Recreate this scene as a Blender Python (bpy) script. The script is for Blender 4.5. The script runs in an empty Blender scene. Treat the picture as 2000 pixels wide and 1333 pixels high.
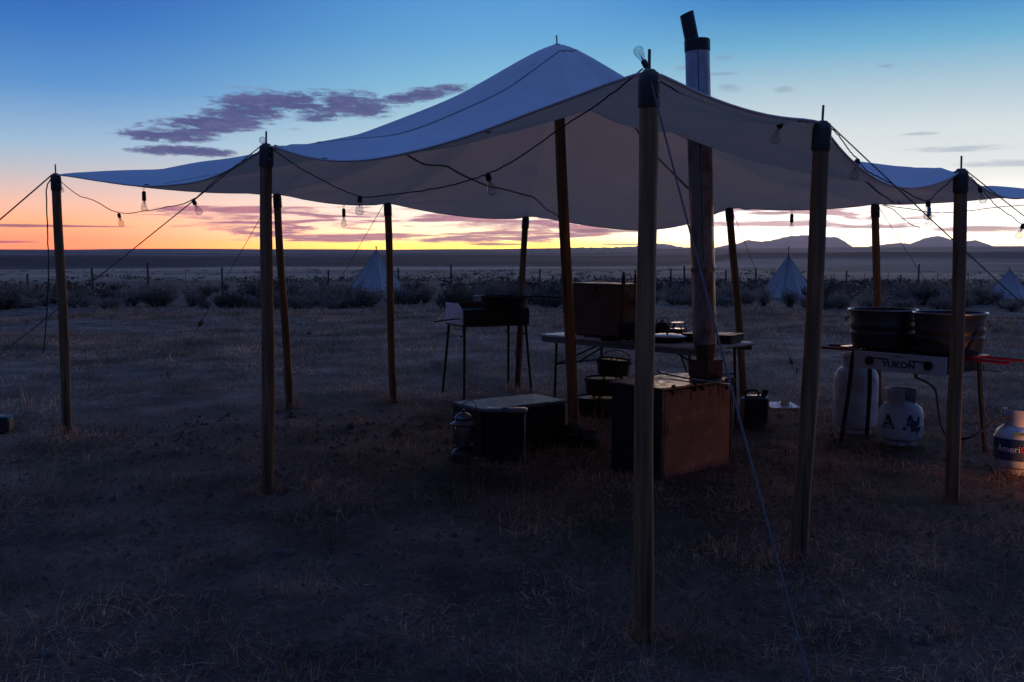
import bpy, math, random
import numpy as np
from mathutils import Vector, Matrix, noise as mnoise

random.seed(7)
rng = np.random.default_rng(11)
S = bpy.context.scene
COL = S.collection
R = math.radians
PI = math.pi

# ------------------------------------------------------------------ camera
EYE = 1.5
FPX = 1944.0                      # 35 mm lens on a 36 mm wide frame, 2000 px wide
PITCH = math.atan(174.5 / FPX)
cam = bpy.data.cameras.new('camera')
cam.sensor_width = 36.0
cam.lens = 35.0
cam.clip_start = 0.05
cam.clip_end = 60000
co = bpy.data.objects.new('camera', cam)
COL.objects.link(co)
co.location = (0, 0, EYE)
co.rotation_euler = (PI / 2 - PITCH, 0, 0)
S.camera = co


def ray(px, py):
    x, y = (px - 1000) / FPX, (666.5 - py) / FPX
    Y = math.cos(PITCH) + math.sin(PITCH) * y
    Z = -math.sin(PITCH) + math.cos(PITCH) * y
    return x / Y, Z / Y


def P(px, py, d):                 # a point at distance d in front of the viewpoint
    a, b = ray(px, py)
    return Vector((a * d, d, EYE + b * d))


def G(px, py, z=0.0):             # a point at height z
    a, b = ray(px, py)
    d = (z - EYE) / b
    return Vector((a * d, d, z))


# ------------------------------------------------------------------ colour and exposure
S.view_settings.view_transform = 'Standard'
S.view_settings.look = 'None'
S.view_settings.gamma = 1.0
S.view_settings.use_curve_mapping = False
S.view_settings.exposure = 0.0
S.render.engine = 'CYCLES'
S.cycles.use_denoising = True
S.cycles.max_bounces = 6
S.cycles.transparent_max_bounces = 12
S.cycles.volume_bounces = 1


def lin(r, g, b):
    f = lambda c: (c / 255 / 12.92) if c / 255 <= 0.04045 else ((c / 255 + 0.055) / 1.055) ** 2.4
    return (f(r), f(g), f(b), 1.0)


# ------------------------------------------------------------------ node helpers
class E:
    """a float socket with arithmetic"""
    def __init__(s, nt, v):
        s.nt, s.v = nt, v

    def _m(s, op, *a):
        n = s.nt.nodes.new('ShaderNodeMath')
        n.operation = op
        for i, k in enumerate((s,) + a):
            k = k.v if isinstance(k, E) else k
            if isinstance(k, (int, float)):
                n.inputs[i].default_value = k
            else:
                s.nt.links.new(k, n.inputs[i])
        return E(s.nt, n.outputs[0])

    def __add__(s, o): return s._m('ADD', o)
    __radd__ = __add__
    def __sub__(s, o): return s._m('SUBTRACT', o)
    def __rsub__(s, o): return E(s.nt, o)._m('SUBTRACT', s) if isinstance(o, E) else (s * -1) + o
    def __mul__(s, o): return s._m('MULTIPLY', o)
    __rmul__ = __mul__
    def __truediv__(s, o): return s._m('DIVIDE', o)
    def pow(s, o): return s._m('POWER', o)
    def max(s, o): return s._m('MAXIMUM', o)
    def min(s, o): return s._m('MINIMUM', o)
    def f(s, op, *a): return s._m(op, *a)

    def step(s, a, b, lo=0.0, hi=1.0):
        n = s.nt.nodes.new('ShaderNodeMapRange')
        n.interpolation_type = 'SMOOTHSTEP'
        s.nt.links.new(s.v, n.inputs['Value'])
        n.inputs['From Min'].default_value = a
        n.inputs['From Max'].default_value = b
        n.inputs['To Min'].default_value = lo
        n.inputs['To Max'].default_value = hi
        return E(s.nt, n.outputs['Result'])


def ramp(nt, fac, stops, interp='LINEAR'):
    n = nt.nodes.new('ShaderNodeValToRGB')
    cr = n.color_ramp
    cr.interpolation = interp
    while len(cr.elements) < len(stops):
        cr.elements.new(0.5)
    for e, (p, c) in zip(cr.elements, sorted(stops, key=lambda k: k[0])):
        e.position = p
        e.color = c if len(c) == 4 else (*c, 1)
    nt.links.new(fac.v if isinstance(fac, E) else fac, n.inputs['Fac'])
    return n.outputs['Color']


def mix(nt, fac, a, b, mode='MIX'):
    n = nt.nodes.new('ShaderNodeMix')
    n.data_type = 'RGBA'
    n.blend_type = mode
    for sock, v in ((n.inputs['Factor'], fac), (n.inputs[6], a), (n.inputs[7], b)):
        v = v.v if isinstance(v, E) else v
        if isinstance(v, (int, float)):
            sock.default_value = v
        elif isinstance(v, tuple):
            sock.default_value = v if len(v) == 4 else (*v, 1)
        else:
            nt.links.new(v, sock)
    return n.outputs[2]


def noise(nt, vec, scale=1.0, detail=4.0, rough=0.55, dist=0.0):
    n = nt.nodes.new('ShaderNodeTexNoise')
    n.inputs['Scale'].default_value = scale
    n.inputs['Detail'].default_value = detail
    n.inputs['Roughness'].default_value = rough
    n.inputs['Distortion'].default_value = dist
    if vec is not None:
        nt.links.new(vec, n.inputs['Vector'])
    return E(nt, n.outputs['Fac'])


def combine(nt, x, y, z):
    n = nt.nodes.new('ShaderNodeCombineXYZ')
    for i, k in enumerate((x, y, z)):
        k = k.v if isinstance(k, E) else k
        if isinstance(k, (int, float)):
            n.inputs[i].default_value = k
        else:
            nt.links.new(k, n.inputs[i])
    return n.outputs[0]


def sep(nt, v):
    n = nt.nodes.new('ShaderNodeSeparateXYZ')
    nt.links.new(v, n.inputs[0])
    return [E(nt, o) for o in n.outputs]


# ------------------------------------------------------------------ world: dusk sky
SUN_AZ, SUN_EL = R(14), R(1.5)
W = bpy.data.worlds.new('World')
S.world = W
W.use_nodes = True
nt = W.node_tree
nt.nodes.clear()
wout = nt.nodes.new('ShaderNodeOutputWorld')
bg = nt.nodes.new('ShaderNodeBackground')
bg.inputs['Strength'].default_value = 0.1
nt.links.new(bg.outputs[0], wout.inputs[0])
tc = nt.nodes.new('ShaderNodeTexCoord')
dx, dy, dz = sep(nt, tc.outputs['Generated'])
el = dz.f('ARCSINE') * (180 / PI)                      # elevation, degrees
az = dx.f('ARCTAN2', dy) * (180 / PI)                  # bearing, degrees, 0 straight ahead
fac = dz.max(0.0).pow(0.5)
K = 10.0


def sky_ramp(rows):
    out = []
    for deg, c in rows:
        c = c if isinstance(c[0], float) else lin(*c)[:3]
        out.append((math.sqrt(max(0, math.sin(R(deg)))), c))
    return ramp(nt, fac, out)


PXD = 0.02947
yy = lambda y: (492 - y) * PXD
ZEN = (0.080, 0.185, 0.60)
MIDZ = (0.085, 0.215, 0.66)
left = sky_ramp([(0, (2.6, 0.42, 0.13)), (yy(470), (2.3, 0.50, 0.16)), (yy(440), (1.6, 0.60, 0.27)), (yy(405), (1.1, 0.62, 0.46)),
                 (yy(350), (206, 202, 207)), (yy(300), (164, 194, 220)), (yy(200), (96, 152, 210)), (yy(100), (62, 122, 196)),
                 (yy(0), (42, 92, 178)), (24, (60, 104, 186)), (40, MIDZ), (90, ZEN)])
mid = sky_ramp([(0, (3.4, 1.6, 0.08)), (yy(477), (3.2, 1.9, 0.25)), (yy(462), (2.6, 1.9, 0.85)), (yy(435), (1.5, 1.28, 1.0)), (yy(395), (1.15, 1.06, 0.95)),
                (yy(340), (222, 232, 234)), (yy(260), (182, 214, 226)), (yy(170), (132, 190, 220)), (yy(90), (102, 168, 217)),
                (yy(0), (82, 150, 213)), (24, (70, 128, 202)), (40, MIDZ), (90, ZEN)])
right = sky_ramp([(0, (3.4, 2.1, 0.55)), (yy(472), (3.1, 2.5, 1.5)), (yy(445), (2.3, 2.1, 1.85)), (yy(395), (1.25, 1.17, 1.05)),
                  (yy(340), (232, 236, 235)), (yy(270), (214, 225, 229)), (yy(195), (172, 202, 217)), (yy(120), (110, 176, 211)), (yy(50), (66, 140, 201)),
                  (yy(0), (48, 124, 195)), (24, (62, 116, 196)), (40, MIDZ), (90, ZEN)])
east = sky_ramp([(0, (34, 28, 38)), (6, (44, 35, 48)), (14, (46, 42, 64)), (24, (46, 58, 100)), (36, (50, 84, 156)), (52, MIDZ), (90, ZEN)])
c = mix(nt, az.step(-25, 0), left, mid)
c = mix(nt, az.step(1, 15), c, right)
dsun = (az - 10.5).f('ABSOLUTE')
dsun = dsun.min(360.0 - dsun)
c = mix(nt, dsun.step(32, 88), c, east)


def ell(u0, v0, ru, rv, tilt=0.0):
    """soft elliptical footprint of a cloud bank, in degrees of bearing and elevation"""
    u, v = az - u0, el - v0
    if tilt:
        ct, st = math.cos(tilt), math.sin(tilt)
        u, v = u * ct + v * st, v * ct - u * st
    q = (u / ru).pow(2.0) if False else (u / ru) * (u / ru)
    return 1.0 - q - (v / rv) * (v / rv)


U = lambda x: math.degrees(math.atan((x - 1000) / FPX))
V = yy
n1 = noise(nt, combine(nt, az * 0.30 - el * 0.12, el * 1.9, 3.1), 1.0, 8, 0.64, 0.45)
n2 = noise(nt, combine(nt, az * 0.15 + el * 0.22, el * 2.0, 9.7), 1.0, 8, 0.62, 0.7)
n3 = noise(nt, combine(nt, az * 0.55, el * 3.2, 5.2), 1.0, 7, 0.66, 0.3)
# pale pink dusk streaks low in the west
lowband = el.step(0.15, 0.7) * el.step(2.2, 3.1, 1.0, 0.0)
m = lowband * (az.step(-27, -15) * az.step(4, 10, 1.0, 0.0))
m2 = (n2 - 0.41 + (n3 - 0.5) * 0.26 + (m - 1.0) * 0.35).step(0.0, 0.15)
c = mix(nt, m2 * 0.96 * m.step(0.0, 0.4), c, ramp(nt, n3, [(0.3, tuple(k * 1 for k in lin(140, 96, 138)[:3])), (0.7, lin(214, 138, 140)[:3])]))
right_streaks = el.step(1.1, 1.5) * el.step(2.4, 3.0, 1.0, 0.0) * az.step(7, 11) * az.step(22, 26, 1.0, 0.0)
m3 = (n2 - 0.445 + (right_streaks - 1.0) * 0.35 + (n3 - 0.5) * 0.25).step(0.0, 0.13)
c = mix(nt, m3 * 0.85, c, lin(176, 124, 142))
# thin grey bars
bars = None
for (x, y, w, h) in ((60, 447, 150, 3.2), (20, 475, 60, 3.0), (150, 447, 120, 2.2), (1180, 452, 120, 4.5), (1240, 478, 90, 2.5), (1920, 452, 120, 7), (1700, 447, 110, 4.0), (1480, 411, 90, 4.5),
                     (1500, 420, 60, 4), (970, 478, 70, 3.0)):
    e_ = ell(U(x), V(y), w * PXD, h * PXD) + (n3 - 0.5) * 1.6
    e_ = e_.step(0.0, 0.9)
    bars = e_ if bars is None else bars.max(e_)
c = mix(nt, bars * 0.85, c, lin(140, 96, 118))
# wisps high on the right
wis = None
for (x, y, w, h) in ((1408, 134, 26, 7), (1415, 190, 30, 9), (1522, 195, 26, 8), (1328, 150, 26, 7), (1715, 163, 18, 4), (1780, 283, 40, 4), (1850, 312, 120, 7), (1960, 340, 90, 8), (1400, 163, 40, 4), (495, 191, 60, 4), (480, 208, 40, 3), (890, 262, 30, 3), (585, 264, 22, 3)):
    e_ = (ell(U(x), V(y), w * PXD, h * PXD) + (n3 - 0.5) * 2.6).step(0.0, 1.1)
    wis = e_ if wis is None else wis.max(e_)
c = mix(nt, wis * 0.45, c, lin(128, 148, 176))
# the violet bank above the tarp's left wing
bank = None
for (x, y, w, h, t) in ((600, 216, 185, 25, 0.05), (400, 262, 145, 22, 0.12), (820, 196, 105, 13, 0.16), (345, 282, 95, 14, 0.0), (362, 309, 92, 10, -0.02),
                        (640, 238, 60, 11, 0.1), (505, 231, 110, 26, 0.15), (720, 224, 60, 18, 0.0)):
    e_ = ell(U(x), V(y), w * PXD, h * PXD, t)
    bank = e_ if bank is None else bank.max(e_)
n4 = noise(nt, combine(nt, az * 1.1 + el * 0.5, el * 3.4, 1.7), 1.0, 8, 0.68, 0.5)
bd = (bank.max(-1.2) * 0.66 + (n1 - 0.5) * 2.0 + (n3 - 0.5) * 1.1 + (n4 - 0.5) * 1.7 + 0.12).step(0.0, 0.62) * bank.step(-0.9, 0.2)
c = mix(nt, bd * 0.93, c, ramp(nt, n4 * 0.6 + n1 * 0.4, [(0.36, lin(58, 64, 118)), (0.52, lin(78, 78, 130)), (0.68, lin(112, 104, 150))]))
# the physical sky below it all: a sun just under the horizon
skyt = nt.nodes.new('ShaderNodeTexSky')
skyt.sky_type = 'NISHITA'
skyt.sun_disc = False
skyt.sun_elevation = SUN_EL
skyt.sun_rotation = SUN_AZ
sc_ = mix(nt, 1.0, skyt.outputs[0], (0.01, 0.01, 0.01), 'MULTIPLY')
c10 = mix(nt, 1.0, c, (K, K, K), 'MULTIPLY')
cc = mix(nt, 1.0, c10, sc_, 'ADD')
cc = mix(nt, dz.step(-0.02, 0.0), (0.05, 0.05, 0.08, 1), cc)
nt.links.new(cc, bg.inputs['Color'])

# ------------------------------------------------------------------ afterglow: the one sun lamp, almost spent
sl = bpy.data.lights.new('sun', 'SUN')
sl.energy = 0.38
sl.angle = R(20)
sl.color = (1.0, 0.62, 0.36)
so = bpy.data.objects.new('sun', sl)
COL.objects.link(so)
so.rotation_euler = Vector((math.sin(SUN_AZ) * math.cos(R(4)), math.cos(SUN_AZ) * math.cos(R(4)), math.sin(R(4)))).to_track_quat('Z', 'Y').to_euler()
so.location = (4, 30, 12)

# ------------------------------------------------------------------ materials
MATS = {}


def mat(name, base, rough=0.8, metal=0.0, var=0.25, scale=8.0, stretch=(1, 1, 1), bump=0.0, bscale=60.0, second=None, spec=0.4, trans=0.0,
        coord='Object'):
    m_ = bpy.data.materials.new(name)
    m_.use_nodes = True
    t = m_.node_tree
    b = t.nodes['Principled BSDF']
    tcn = t.nodes.new('ShaderNodeTexCoord')
    mp = t.nodes.new('ShaderNodeMapping')
    mp.inputs['Scale'].default_value = stretch
    t.links.new(tcn.outputs[coord], mp.inputs[0])
    n = noise(t, mp.outputs[0], scale, 5, 0.6)
    dark = tuple(k * (1 - var) for k in base)
    lite = tuple(min(1, k * (1 + var)) for k in base)
    col = ramp(t, n, [(0.3, dark), (0.7, lite)])
    if second:
        n_2 = noise(t, mp.outputs[0], second[1], 5, 0.65)
        col = mix(t, n_2.step(second[2], second[3]), col, second[0])
    t.links.new(col, b.inputs['Base Color'])
    b.inputs['Metallic'].default_value = metal
    b.inputs['Specular IOR Level'].default_value = spec
    rn = noise(t, mp.outputs[0], scale * 2.3, 3)
    t.links.new(rn.step(0.25, 0.75, max(0.02, rough - 0.12), min(1, rough + 0.12)).v, b.inputs['Roughness'])
    if bump:
        bn = t.nodes.new('ShaderNodeBump')
        bn.inputs['Strength'].default_value = bump
        bn.inputs['Distance'].default_value = 0.01
        nb = noise(t, mp.outputs[0], bscale, 4)
        t.links.new(nb.v, bn.inputs['Height'])
        t.links.new(bn.outputs[0], b.inputs['Normal'])
    MATS[name] = m_
    return m_


M = MATS
mat('pole_wood', (0.27, 0.135, 0.060), 0.75, var=0.6, scale=26, stretch=(1, 1, 0.06), bump=0.6, bscale=34,
    second=((0.07, 0.045, 0.03, 1), 9.0, 0.52, 0.66))
mat('pole_wood_grey', (0.27, 0.135, 0.056), 0.6, var=0.6, scale=26, stretch=(1, 1, 0.06), bump=0.6, bscale=34,
    second=((0.07, 0.05, 0.035, 1), 9.0, 0.52, 0.66))
mat('sleeve_leather', (0.065, 0.052, 0.048), 0.6, var=0.3, scale=18, bump=0.2)
mat('spike_steel', (0.20, 0.17, 0.16), 0.5, metal=0.7)
mat('rivet_steel', (0.6, 0.6, 0.62), 0.3, metal=1.0)
mat('rope', (0.17, 0.12, 0.09), 0.9, var=0.3, scale=90, bump=0.3)
mat('rope_pale', (0.15, 0.11, 0.095), 0.9, var=0.25, scale=90, bump=0.3)
mat('black_cord', (0.02, 0.02, 0.022), 0.6, var=0.2)
mat('black_plastic', (0.025, 0.025, 0.028), 0.45, var=0.2)
mat('cast_iron', (0.022, 0.021, 0.022), 0.62, var=0.3, scale=20, bump=0.25, spec=0.3)
mat('black_steel', (0.03, 0.03, 0.033), 0.5, var=0.3, scale=12)
mat('stove_side', (0.016, 0.018, 0.02), 0.55, var=0.3, scale=6, bump=0.1)
mat('stove_top', (0.14, 0.13, 0.13), 0.40, metal=0.5, var=0.35, scale=7, second=((0.10, 0.055, 0.035, 1), 6.0, 0.5, 0.7))
mat('rust_panel', (0.33, 0.145, 0.085), 0.65, var=0.22, scale=5, bump=0.12, second=((0.50, 0.24, 0.10, 1), 6.5, 0.54, 0.68), spec=0.2)
mat('rust_black', (0.10, 0.055, 0.04), 0.7, var=0.4, scale=10)
mat('galv_pipe', (0.46, 0.46, 0.50), 0.42, metal=0.35, var=0.18, scale=9, stretch=(1, 1, 0.5), second=((0.36, 0.34, 0.36, 1), 26, 0.5, 0.66))
mat('pipe_stained', (0.40, 0.37, 0.38), 0.36, metal=0.55, var=0.3, scale=6, stretch=(1, 1, 0.5), second=((0.20, 0.12, 0.10, 1), 5.0, 0.45, 0.66))
mat('tub_steel', (0.075, 0.073, 0.075), 0.55, metal=0.5, var=0.3, scale=10)
mat('tub_rim', (0.40, 0.40, 0.42), 0.4, metal=1.0)
mat('white_panel', (0.58, 0.56, 0.60), 0.45, var=0.08, scale=10)
mat('white_steel', (0.62, 0.62, 0.66), 0.45, var=0.12, scale=8)
mat('tank_white', (0.56, 0.55, 0.58), 0.5, var=0.14, scale=7, second=((0.27, 0.21, 0.18, 1), 11.0, 0.56, 0.72))
mat('tank_blue', (0.035, 0.05, 0.13), 0.4, var=0.25, scale=6)
mat('tank_navy', (0.05, 0.06, 0.11), 0.5, var=0.4, scale=20)
mat('ink_dark', (0.03, 0.03, 0.045), 0.6)
mat('ink_red', (0.50, 0.045, 0.03), 0.5)
mat('ink_white', (0.7, 0.7, 0.72), 0.5)
mat('tag_yellow', (0.55, 0.42, 0.06), 0.5)
mat('brass', (0.50, 0.38, 0.20), 0.35, metal=0.8)
mat('red_enamel', (0.42, 0.018, 0.035), 0.35, var=0.15)
mat('chuck_wood', (0.16, 0.080, 0.060), 0.7, var=0.28, scale=6, stretch=(1, 1, 0.25), bump=0.1)
mat('chuck_wood_dark', (0.11, 0.052, 0.034), 0.7, var=0.28, scale=6, bump=0.1)
mat('table_top', (0.52, 0.50, 0.52), 0.42, var=0.08, scale=5)
mat('table_edge', (0.26, 0.26, 0.29), 0.5, var=0.1)
mat('chest_side', (0.014, 0.013, 0.014), 0.6, var=0.3)
mat('chest_lid', (0.17, 0.15, 0.155), 0.5, var=0.2, scale=7, second=((0.09, 0.075, 0.075, 1), 5, 0.48, 0.64))
mat('lantern_green', (0.03, 0.035, 0.035), 0.4, var=0.2)
mat('chrome', (0.20, 0.20, 0.21), 0.38, metal=1.0, var=0.05)
mat('tin', (0.45, 0.45, 0.47), 0.35, metal=0.8)
mat('cloth_dark', (0.035, 0.03, 0.032), 0.9, var=0.4, scale=9, bump=0.4)
mat('tent_canvas', (0.40, 0.35, 0.33), 0.9, var=0.08, scale=3, bump=0.1)
mat('tent_pole', (0.10, 0.07, 0.05), 0.8)
mat('fence_wood', (0.10, 0.075, 0.06), 0.9, var=0.3)
mat('fence_steel', (0.06, 0.055, 0.055), 0.6)
mat('toggle_wood', (0.20, 0.11, 0.06), 0.7, var=0.3)
mat('soil_crumb', (0.11, 0.068, 0.05), 0.95, var=0.5, scale=3.0)
mat('stone', (0.09, 0.07, 0.058), 0.9, var=0.3, scale=12, bump=0.4)
mat('paper_white', (0.7, 0.7, 0.72), 0.6)
mat('twig', (0.09, 0.07, 0.055), 0.9, var=0.3)
mat('seam', (0.30, 0.27, 0.27), 0.9)
mat('patch_cloth', (0.42, 0.40, 0.43), 0.9, var=0.2)
mat('webbing', (0.34, 0.26, 0.22), 0.9)
mat('filament', (0.62, 0.58, 0.55), 0.4)


def leafy(name, base, var, scale):
    m_ = mat(name, base, 0.9, var=var, scale=scale, coord='Object', spec=0.15)
    t = m_.node_tree
    b = t.nodes['Principled BSDF']
    oi = t.nodes.new('ShaderNodeObjectInfo')
    src = b.inputs['Base Color'].links[0].from_socket
    rnd = E(t, oi.outputs['Random'])
    mult = rnd * 0.7 + 0.65
    cl = mix(t, 1.0, src, combine(t, mult, mult, mult), 'MULTIPLY')
    t.links.new(cl, b.inputs['Base Color'])
    tl = t.nodes.new('ShaderNodeBsdfTranslucent')
    t.links.new(cl, tl.inputs[0])
    mx_ = t.nodes.new('ShaderNodeMixShader')
    mx_.inputs[0].default_value = 0.25
    t.links.new(b.outputs[0], mx_.inputs[1])
    t.links.new(tl.outputs[0], mx_.inputs[2])
    t.links.new(mx_.outputs[0], t.nodes['Material Output'].inputs[0])
    return m_


leafy('sage_leaf', (0.29, 0.22, 0.16), 0.4, 9)
leafy('sage_leaf_dark', (0.12, 0.088, 0.066), 0.4, 9)
mat('far_sage', (0.15, 0.105, 0.078), 0.95, var=0.45, scale=0.08)


def world_mat(name):
    m_ = bpy.data.materials.new(name)
    m_.use_nodes = True
    t = m_.node_tree
    b = t.nodes['Principled BSDF']
    b.inputs['Roughness'].default_value = 0.95
    b.inputs['Specular IOR Level'].default_value = 0.1
    g = t.nodes.new('ShaderNodeNewGeometry')
    MATS[name] = m_
    return m_, t, b, g.outputs['Position']


# dry grass blades: straw, grey-brown and a little green
m_, t, b, pos = world_mat('dry_straw')
a1 = noise(t, pos, 0.55, 4)
a2 = noise(t, pos, 23.0, 2)
cg = ramp(t, a2, [(0.32, (0.13, 0.070, 0.040)), (0.5, (0.29, 0.155, 0.094)), (0.70, (0.55, 0.32, 0.205))])
cg = mix(t, a1.step(0.50, 0.68), cg, (0.115, 0.105, 0.055, 1))
px_, py_, pz_ = sep(t, pos)
near_shade = py_.step(3.5, 13.0, 1.15, 1.45)          # trodden straw, painted darker towards the viewpoint for foreground shade; paler beyond
cg = mix(t, 1.0, cg, combine(t, near_shade, near_shade, near_shade), 'MULTIPLY')
patch = noise(t, pos, 0.9, 5, 0.62)
cg = mix(t, 1.0, cg, ramp(t, patch, [(0.34, (0.35, 0.38, 0.38)), (0.5, (0.95, 0.95, 0.95)), (0.66, (2.0, 1.92, 1.85))]), 'MULTIPLY')
t.links.new(cg, b.inputs['Base Color'])
trl = t.nodes.new('ShaderNodeBsdfTranslucent')
t.links.new(cg, trl.inputs[0])
mxs = t.nodes.new('ShaderNodeMixShader')
mxs.inputs[0].default_value = 0.30
t.links.new(b.outputs[0], mxs.inputs[1])
t.links.new(trl.outputs[0], mxs.inputs[2])
t.links.new(mxs.outputs[0], t.nodes['Material Output'].inputs[0])

# the ground itself: trodden soil near (painted darker for foreground shade), dry range, sage flats and pale meadow farther out
m_, t, b, pos = world_mat('range_ground')
gx, gy, gz = sep(t, pos)
rr = (gx * gx + gy * gy).f('SQRT')
lr = rr.f('LOGARITHM', 10.0) / 4.5
wob = noise(t, combine(t, gx * 0.0022, gy * 0.0006, 0.0), 1.0, 5, 0.6)
lr2 = lr + (wob - 0.5) * 0.045
ln = lambda r: math.log10(r) / 4.5
base = ramp(t, lr2, [(ln(2), (0.098, 0.056, 0.041)), (ln(6), (0.125, 0.073, 0.053)), (ln(12), (0.165, 0.100, 0.070)), (ln(24), (0.200, 0.124, 0.088)),
                     (ln(36), (0.13, 0.084, 0.060)), (ln(75), (0.12, 0.078, 0.054)), (ln(140), (0.13, 0.085, 0.056)), (ln(210), (0.26, 0.165, 0.105)),
                     (ln(480), (0.34, 0.21, 0.135)), (ln(560), (0.045, 0.034, 0.034)), (ln(1250), (0.045, 0.034, 0.034)), (ln(1500), (0.15, 0.105, 0.09)), (ln(3000), (0.17, 0.115, 0.10)), (ln(6000), (0.11, 0.075, 0.07))])
pn = noise(t, pos, 1.3, 6, 0.62)
fn = noise(t, pos, 26.0, 5, 0.65)
base = mix(t, 1.0, base, ramp(t, pn, [(0.32, (0.38, 0.40, 0.40)), (0.5, (0.95, 0.95, 0.95)), (0.68, (1.75, 1.68, 1.62))]), 'MULTIPLY')
base = mix(t, 1.0, base, ramp(t, fn, [(0.3, (0.62, 0.62, 0.62)), (0.7, (1.3, 1.3, 1.3))]), 'MULTIPLY')
wn = noise(t, combine(t, gx * 0.0016, gy * 0.0035, 4.0), 1.0, 8, 0.68)
far = ramp(t, wn, [(0.38, (0.32, 0.32, 0.35)), (0.5, (1, 1, 1)), (0.62, (2.4, 2.15, 1.9))])
base = mix(t, lr.step(ln(90), ln(260)), base, mix(t, 1.0, base, far, 'MULTIPLY'))
t.links.new(base, b.inputs['Base Color'])
bn = t.nodes.new('ShaderNodeBump')
bn.inputs['Strength'].default_value = 0.6
bn.inputs['Distance'].default_value = 0.03
t.links.new((fn + pn * 1.5).v, bn.inputs['Height'])
t.links.new(bn.outputs[0], b.inputs['Normal'])

m_, t, b, pos = world_mat('mountain_rock')
mn = noise(t, pos, 0.0012, 6, 0.6)
t.links.new(ramp(t, mn, [(0.3, (0.10, 0.085, 0.085)), (0.7, (0.17, 0.145, 0.14))]), b.inputs['Base Color'])

# tarp canvas: cotton duck, a little light comes through
m_ = bpy.data.materials.new('tarp_canvas')
m_.use_nodes = True
t = m_.node_tree
t.nodes.clear()
o_ = t.nodes.new('ShaderNodeOutputMaterial')
tcn = t.nodes.new('ShaderNodeTexCoord')
cn = noise(t, tcn.outputs['Object'], 1.1, 6, 0.6)
ccol = ramp(t, cn, [(0.28, (0.74, 0.72, 0.70)), (0.72, (0.84, 0.82, 0.80))])
st = noise(t, tcn.outputs['Object'], 3.2, 6, 0.7)
ccol = mix(t, st.step(0.60, 0.78) * 0.5, ccol, (0.52, 0.47, 0.44, 1))
df = t.nodes.new('ShaderNodeBsdfDiffuse')
tr = t.nodes.new('ShaderNodeBsdfTranslucent')
t.links.new(ccol, df.inputs[0])
trc = mix(t, 1.0, ccol, (1.0, 0.62, 0.42, 1), 'MULTIPLY')
t.links.new(trc, tr.inputs[0])
ms = t.nodes.new('ShaderNodeMixShader')
ms.inputs[0].default_value = 0.29
t.links.new(df.outputs[0], ms.inputs[1])
t.links.new(tr.outputs[0], ms.inputs[2])
wv = noise(t, tcn.outputs['Object'], 420, 2)
lw = noise(t, tcn.outputs['Object'], 2.2, 5, 0.55, 0.8)
bn = t.nodes.new('ShaderNodeBump')
bn.inputs['Strength'].default_value = 0.55
bn.inputs['Distance'].default_value = 0.03
t.links.new((lw * 1.0 + wv * 0.06).v, bn.inputs['Height'])
t.links.new(bn.outputs[0], df.inputs['Normal'])
t.links.new(bn.outputs[0], tr.inputs['Normal'])
t.links.new(ms.outputs[0], o_.inputs[0])
M['tarp_canvas'] = m_

# thin clear bulb glass
m_ = bpy.data.materials.new('bulb_glass')
m_.use_nodes = True
t = m_.node_tree
t.nodes.clear()
o_ = t.nodes.new('ShaderNodeOutputMaterial')
gl = t.nodes.new('ShaderNodeBsdfGlossy')
gl.inputs['Roughness'].default_value = 0.04
gl.inputs['Color'].default_value = (0.9, 0.9, 0.9, 1)
tp = t.nodes.new('ShaderNodeBsdfTransparent')
lwn = t.nodes.new('ShaderNodeLayerWeight')
lwn.inputs['Blend'].default_value = 0.32
fc = E(t, lwn.outputs['Facing'])
tpc = ramp(t, fc, [(0.0, (0.93, 0.93, 0.94)), (0.55, (0.80, 0.80, 0.82)), (0.9, (0.25, 0.24, 0.27)), (1.0, (0.10, 0.10, 0.12))])
t.links.new(tpc, tp.inputs[0])
ms = t.nodes.new('ShaderNodeMixShader')
t.links.new((fc.pow(1.6) * 0.75 + 0.10).v, ms.inputs[0])
t.links.new(tp.outputs[0], ms.inputs[1])
t.links.new(gl.outputs[0], ms.inputs[2])
t.links.new(ms.outputs[0], o_.inputs[0])
M['bulb_glass'] = m_

m_ = bpy.data.materials.new('lamp_flame')
m_.use_nodes = True
t = m_.node_tree
b = t.nodes['Principled BSDF']
b.inputs['Emission Color'].default_value = (1.0, 0.50, 0.18, 1)
b.inputs['Emission Strength'].default_value = 3.0
b.inputs['Base Color'].default_value = (0.8, 0.6, 0.4, 1)
M['lamp_flame'] = m_


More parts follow.
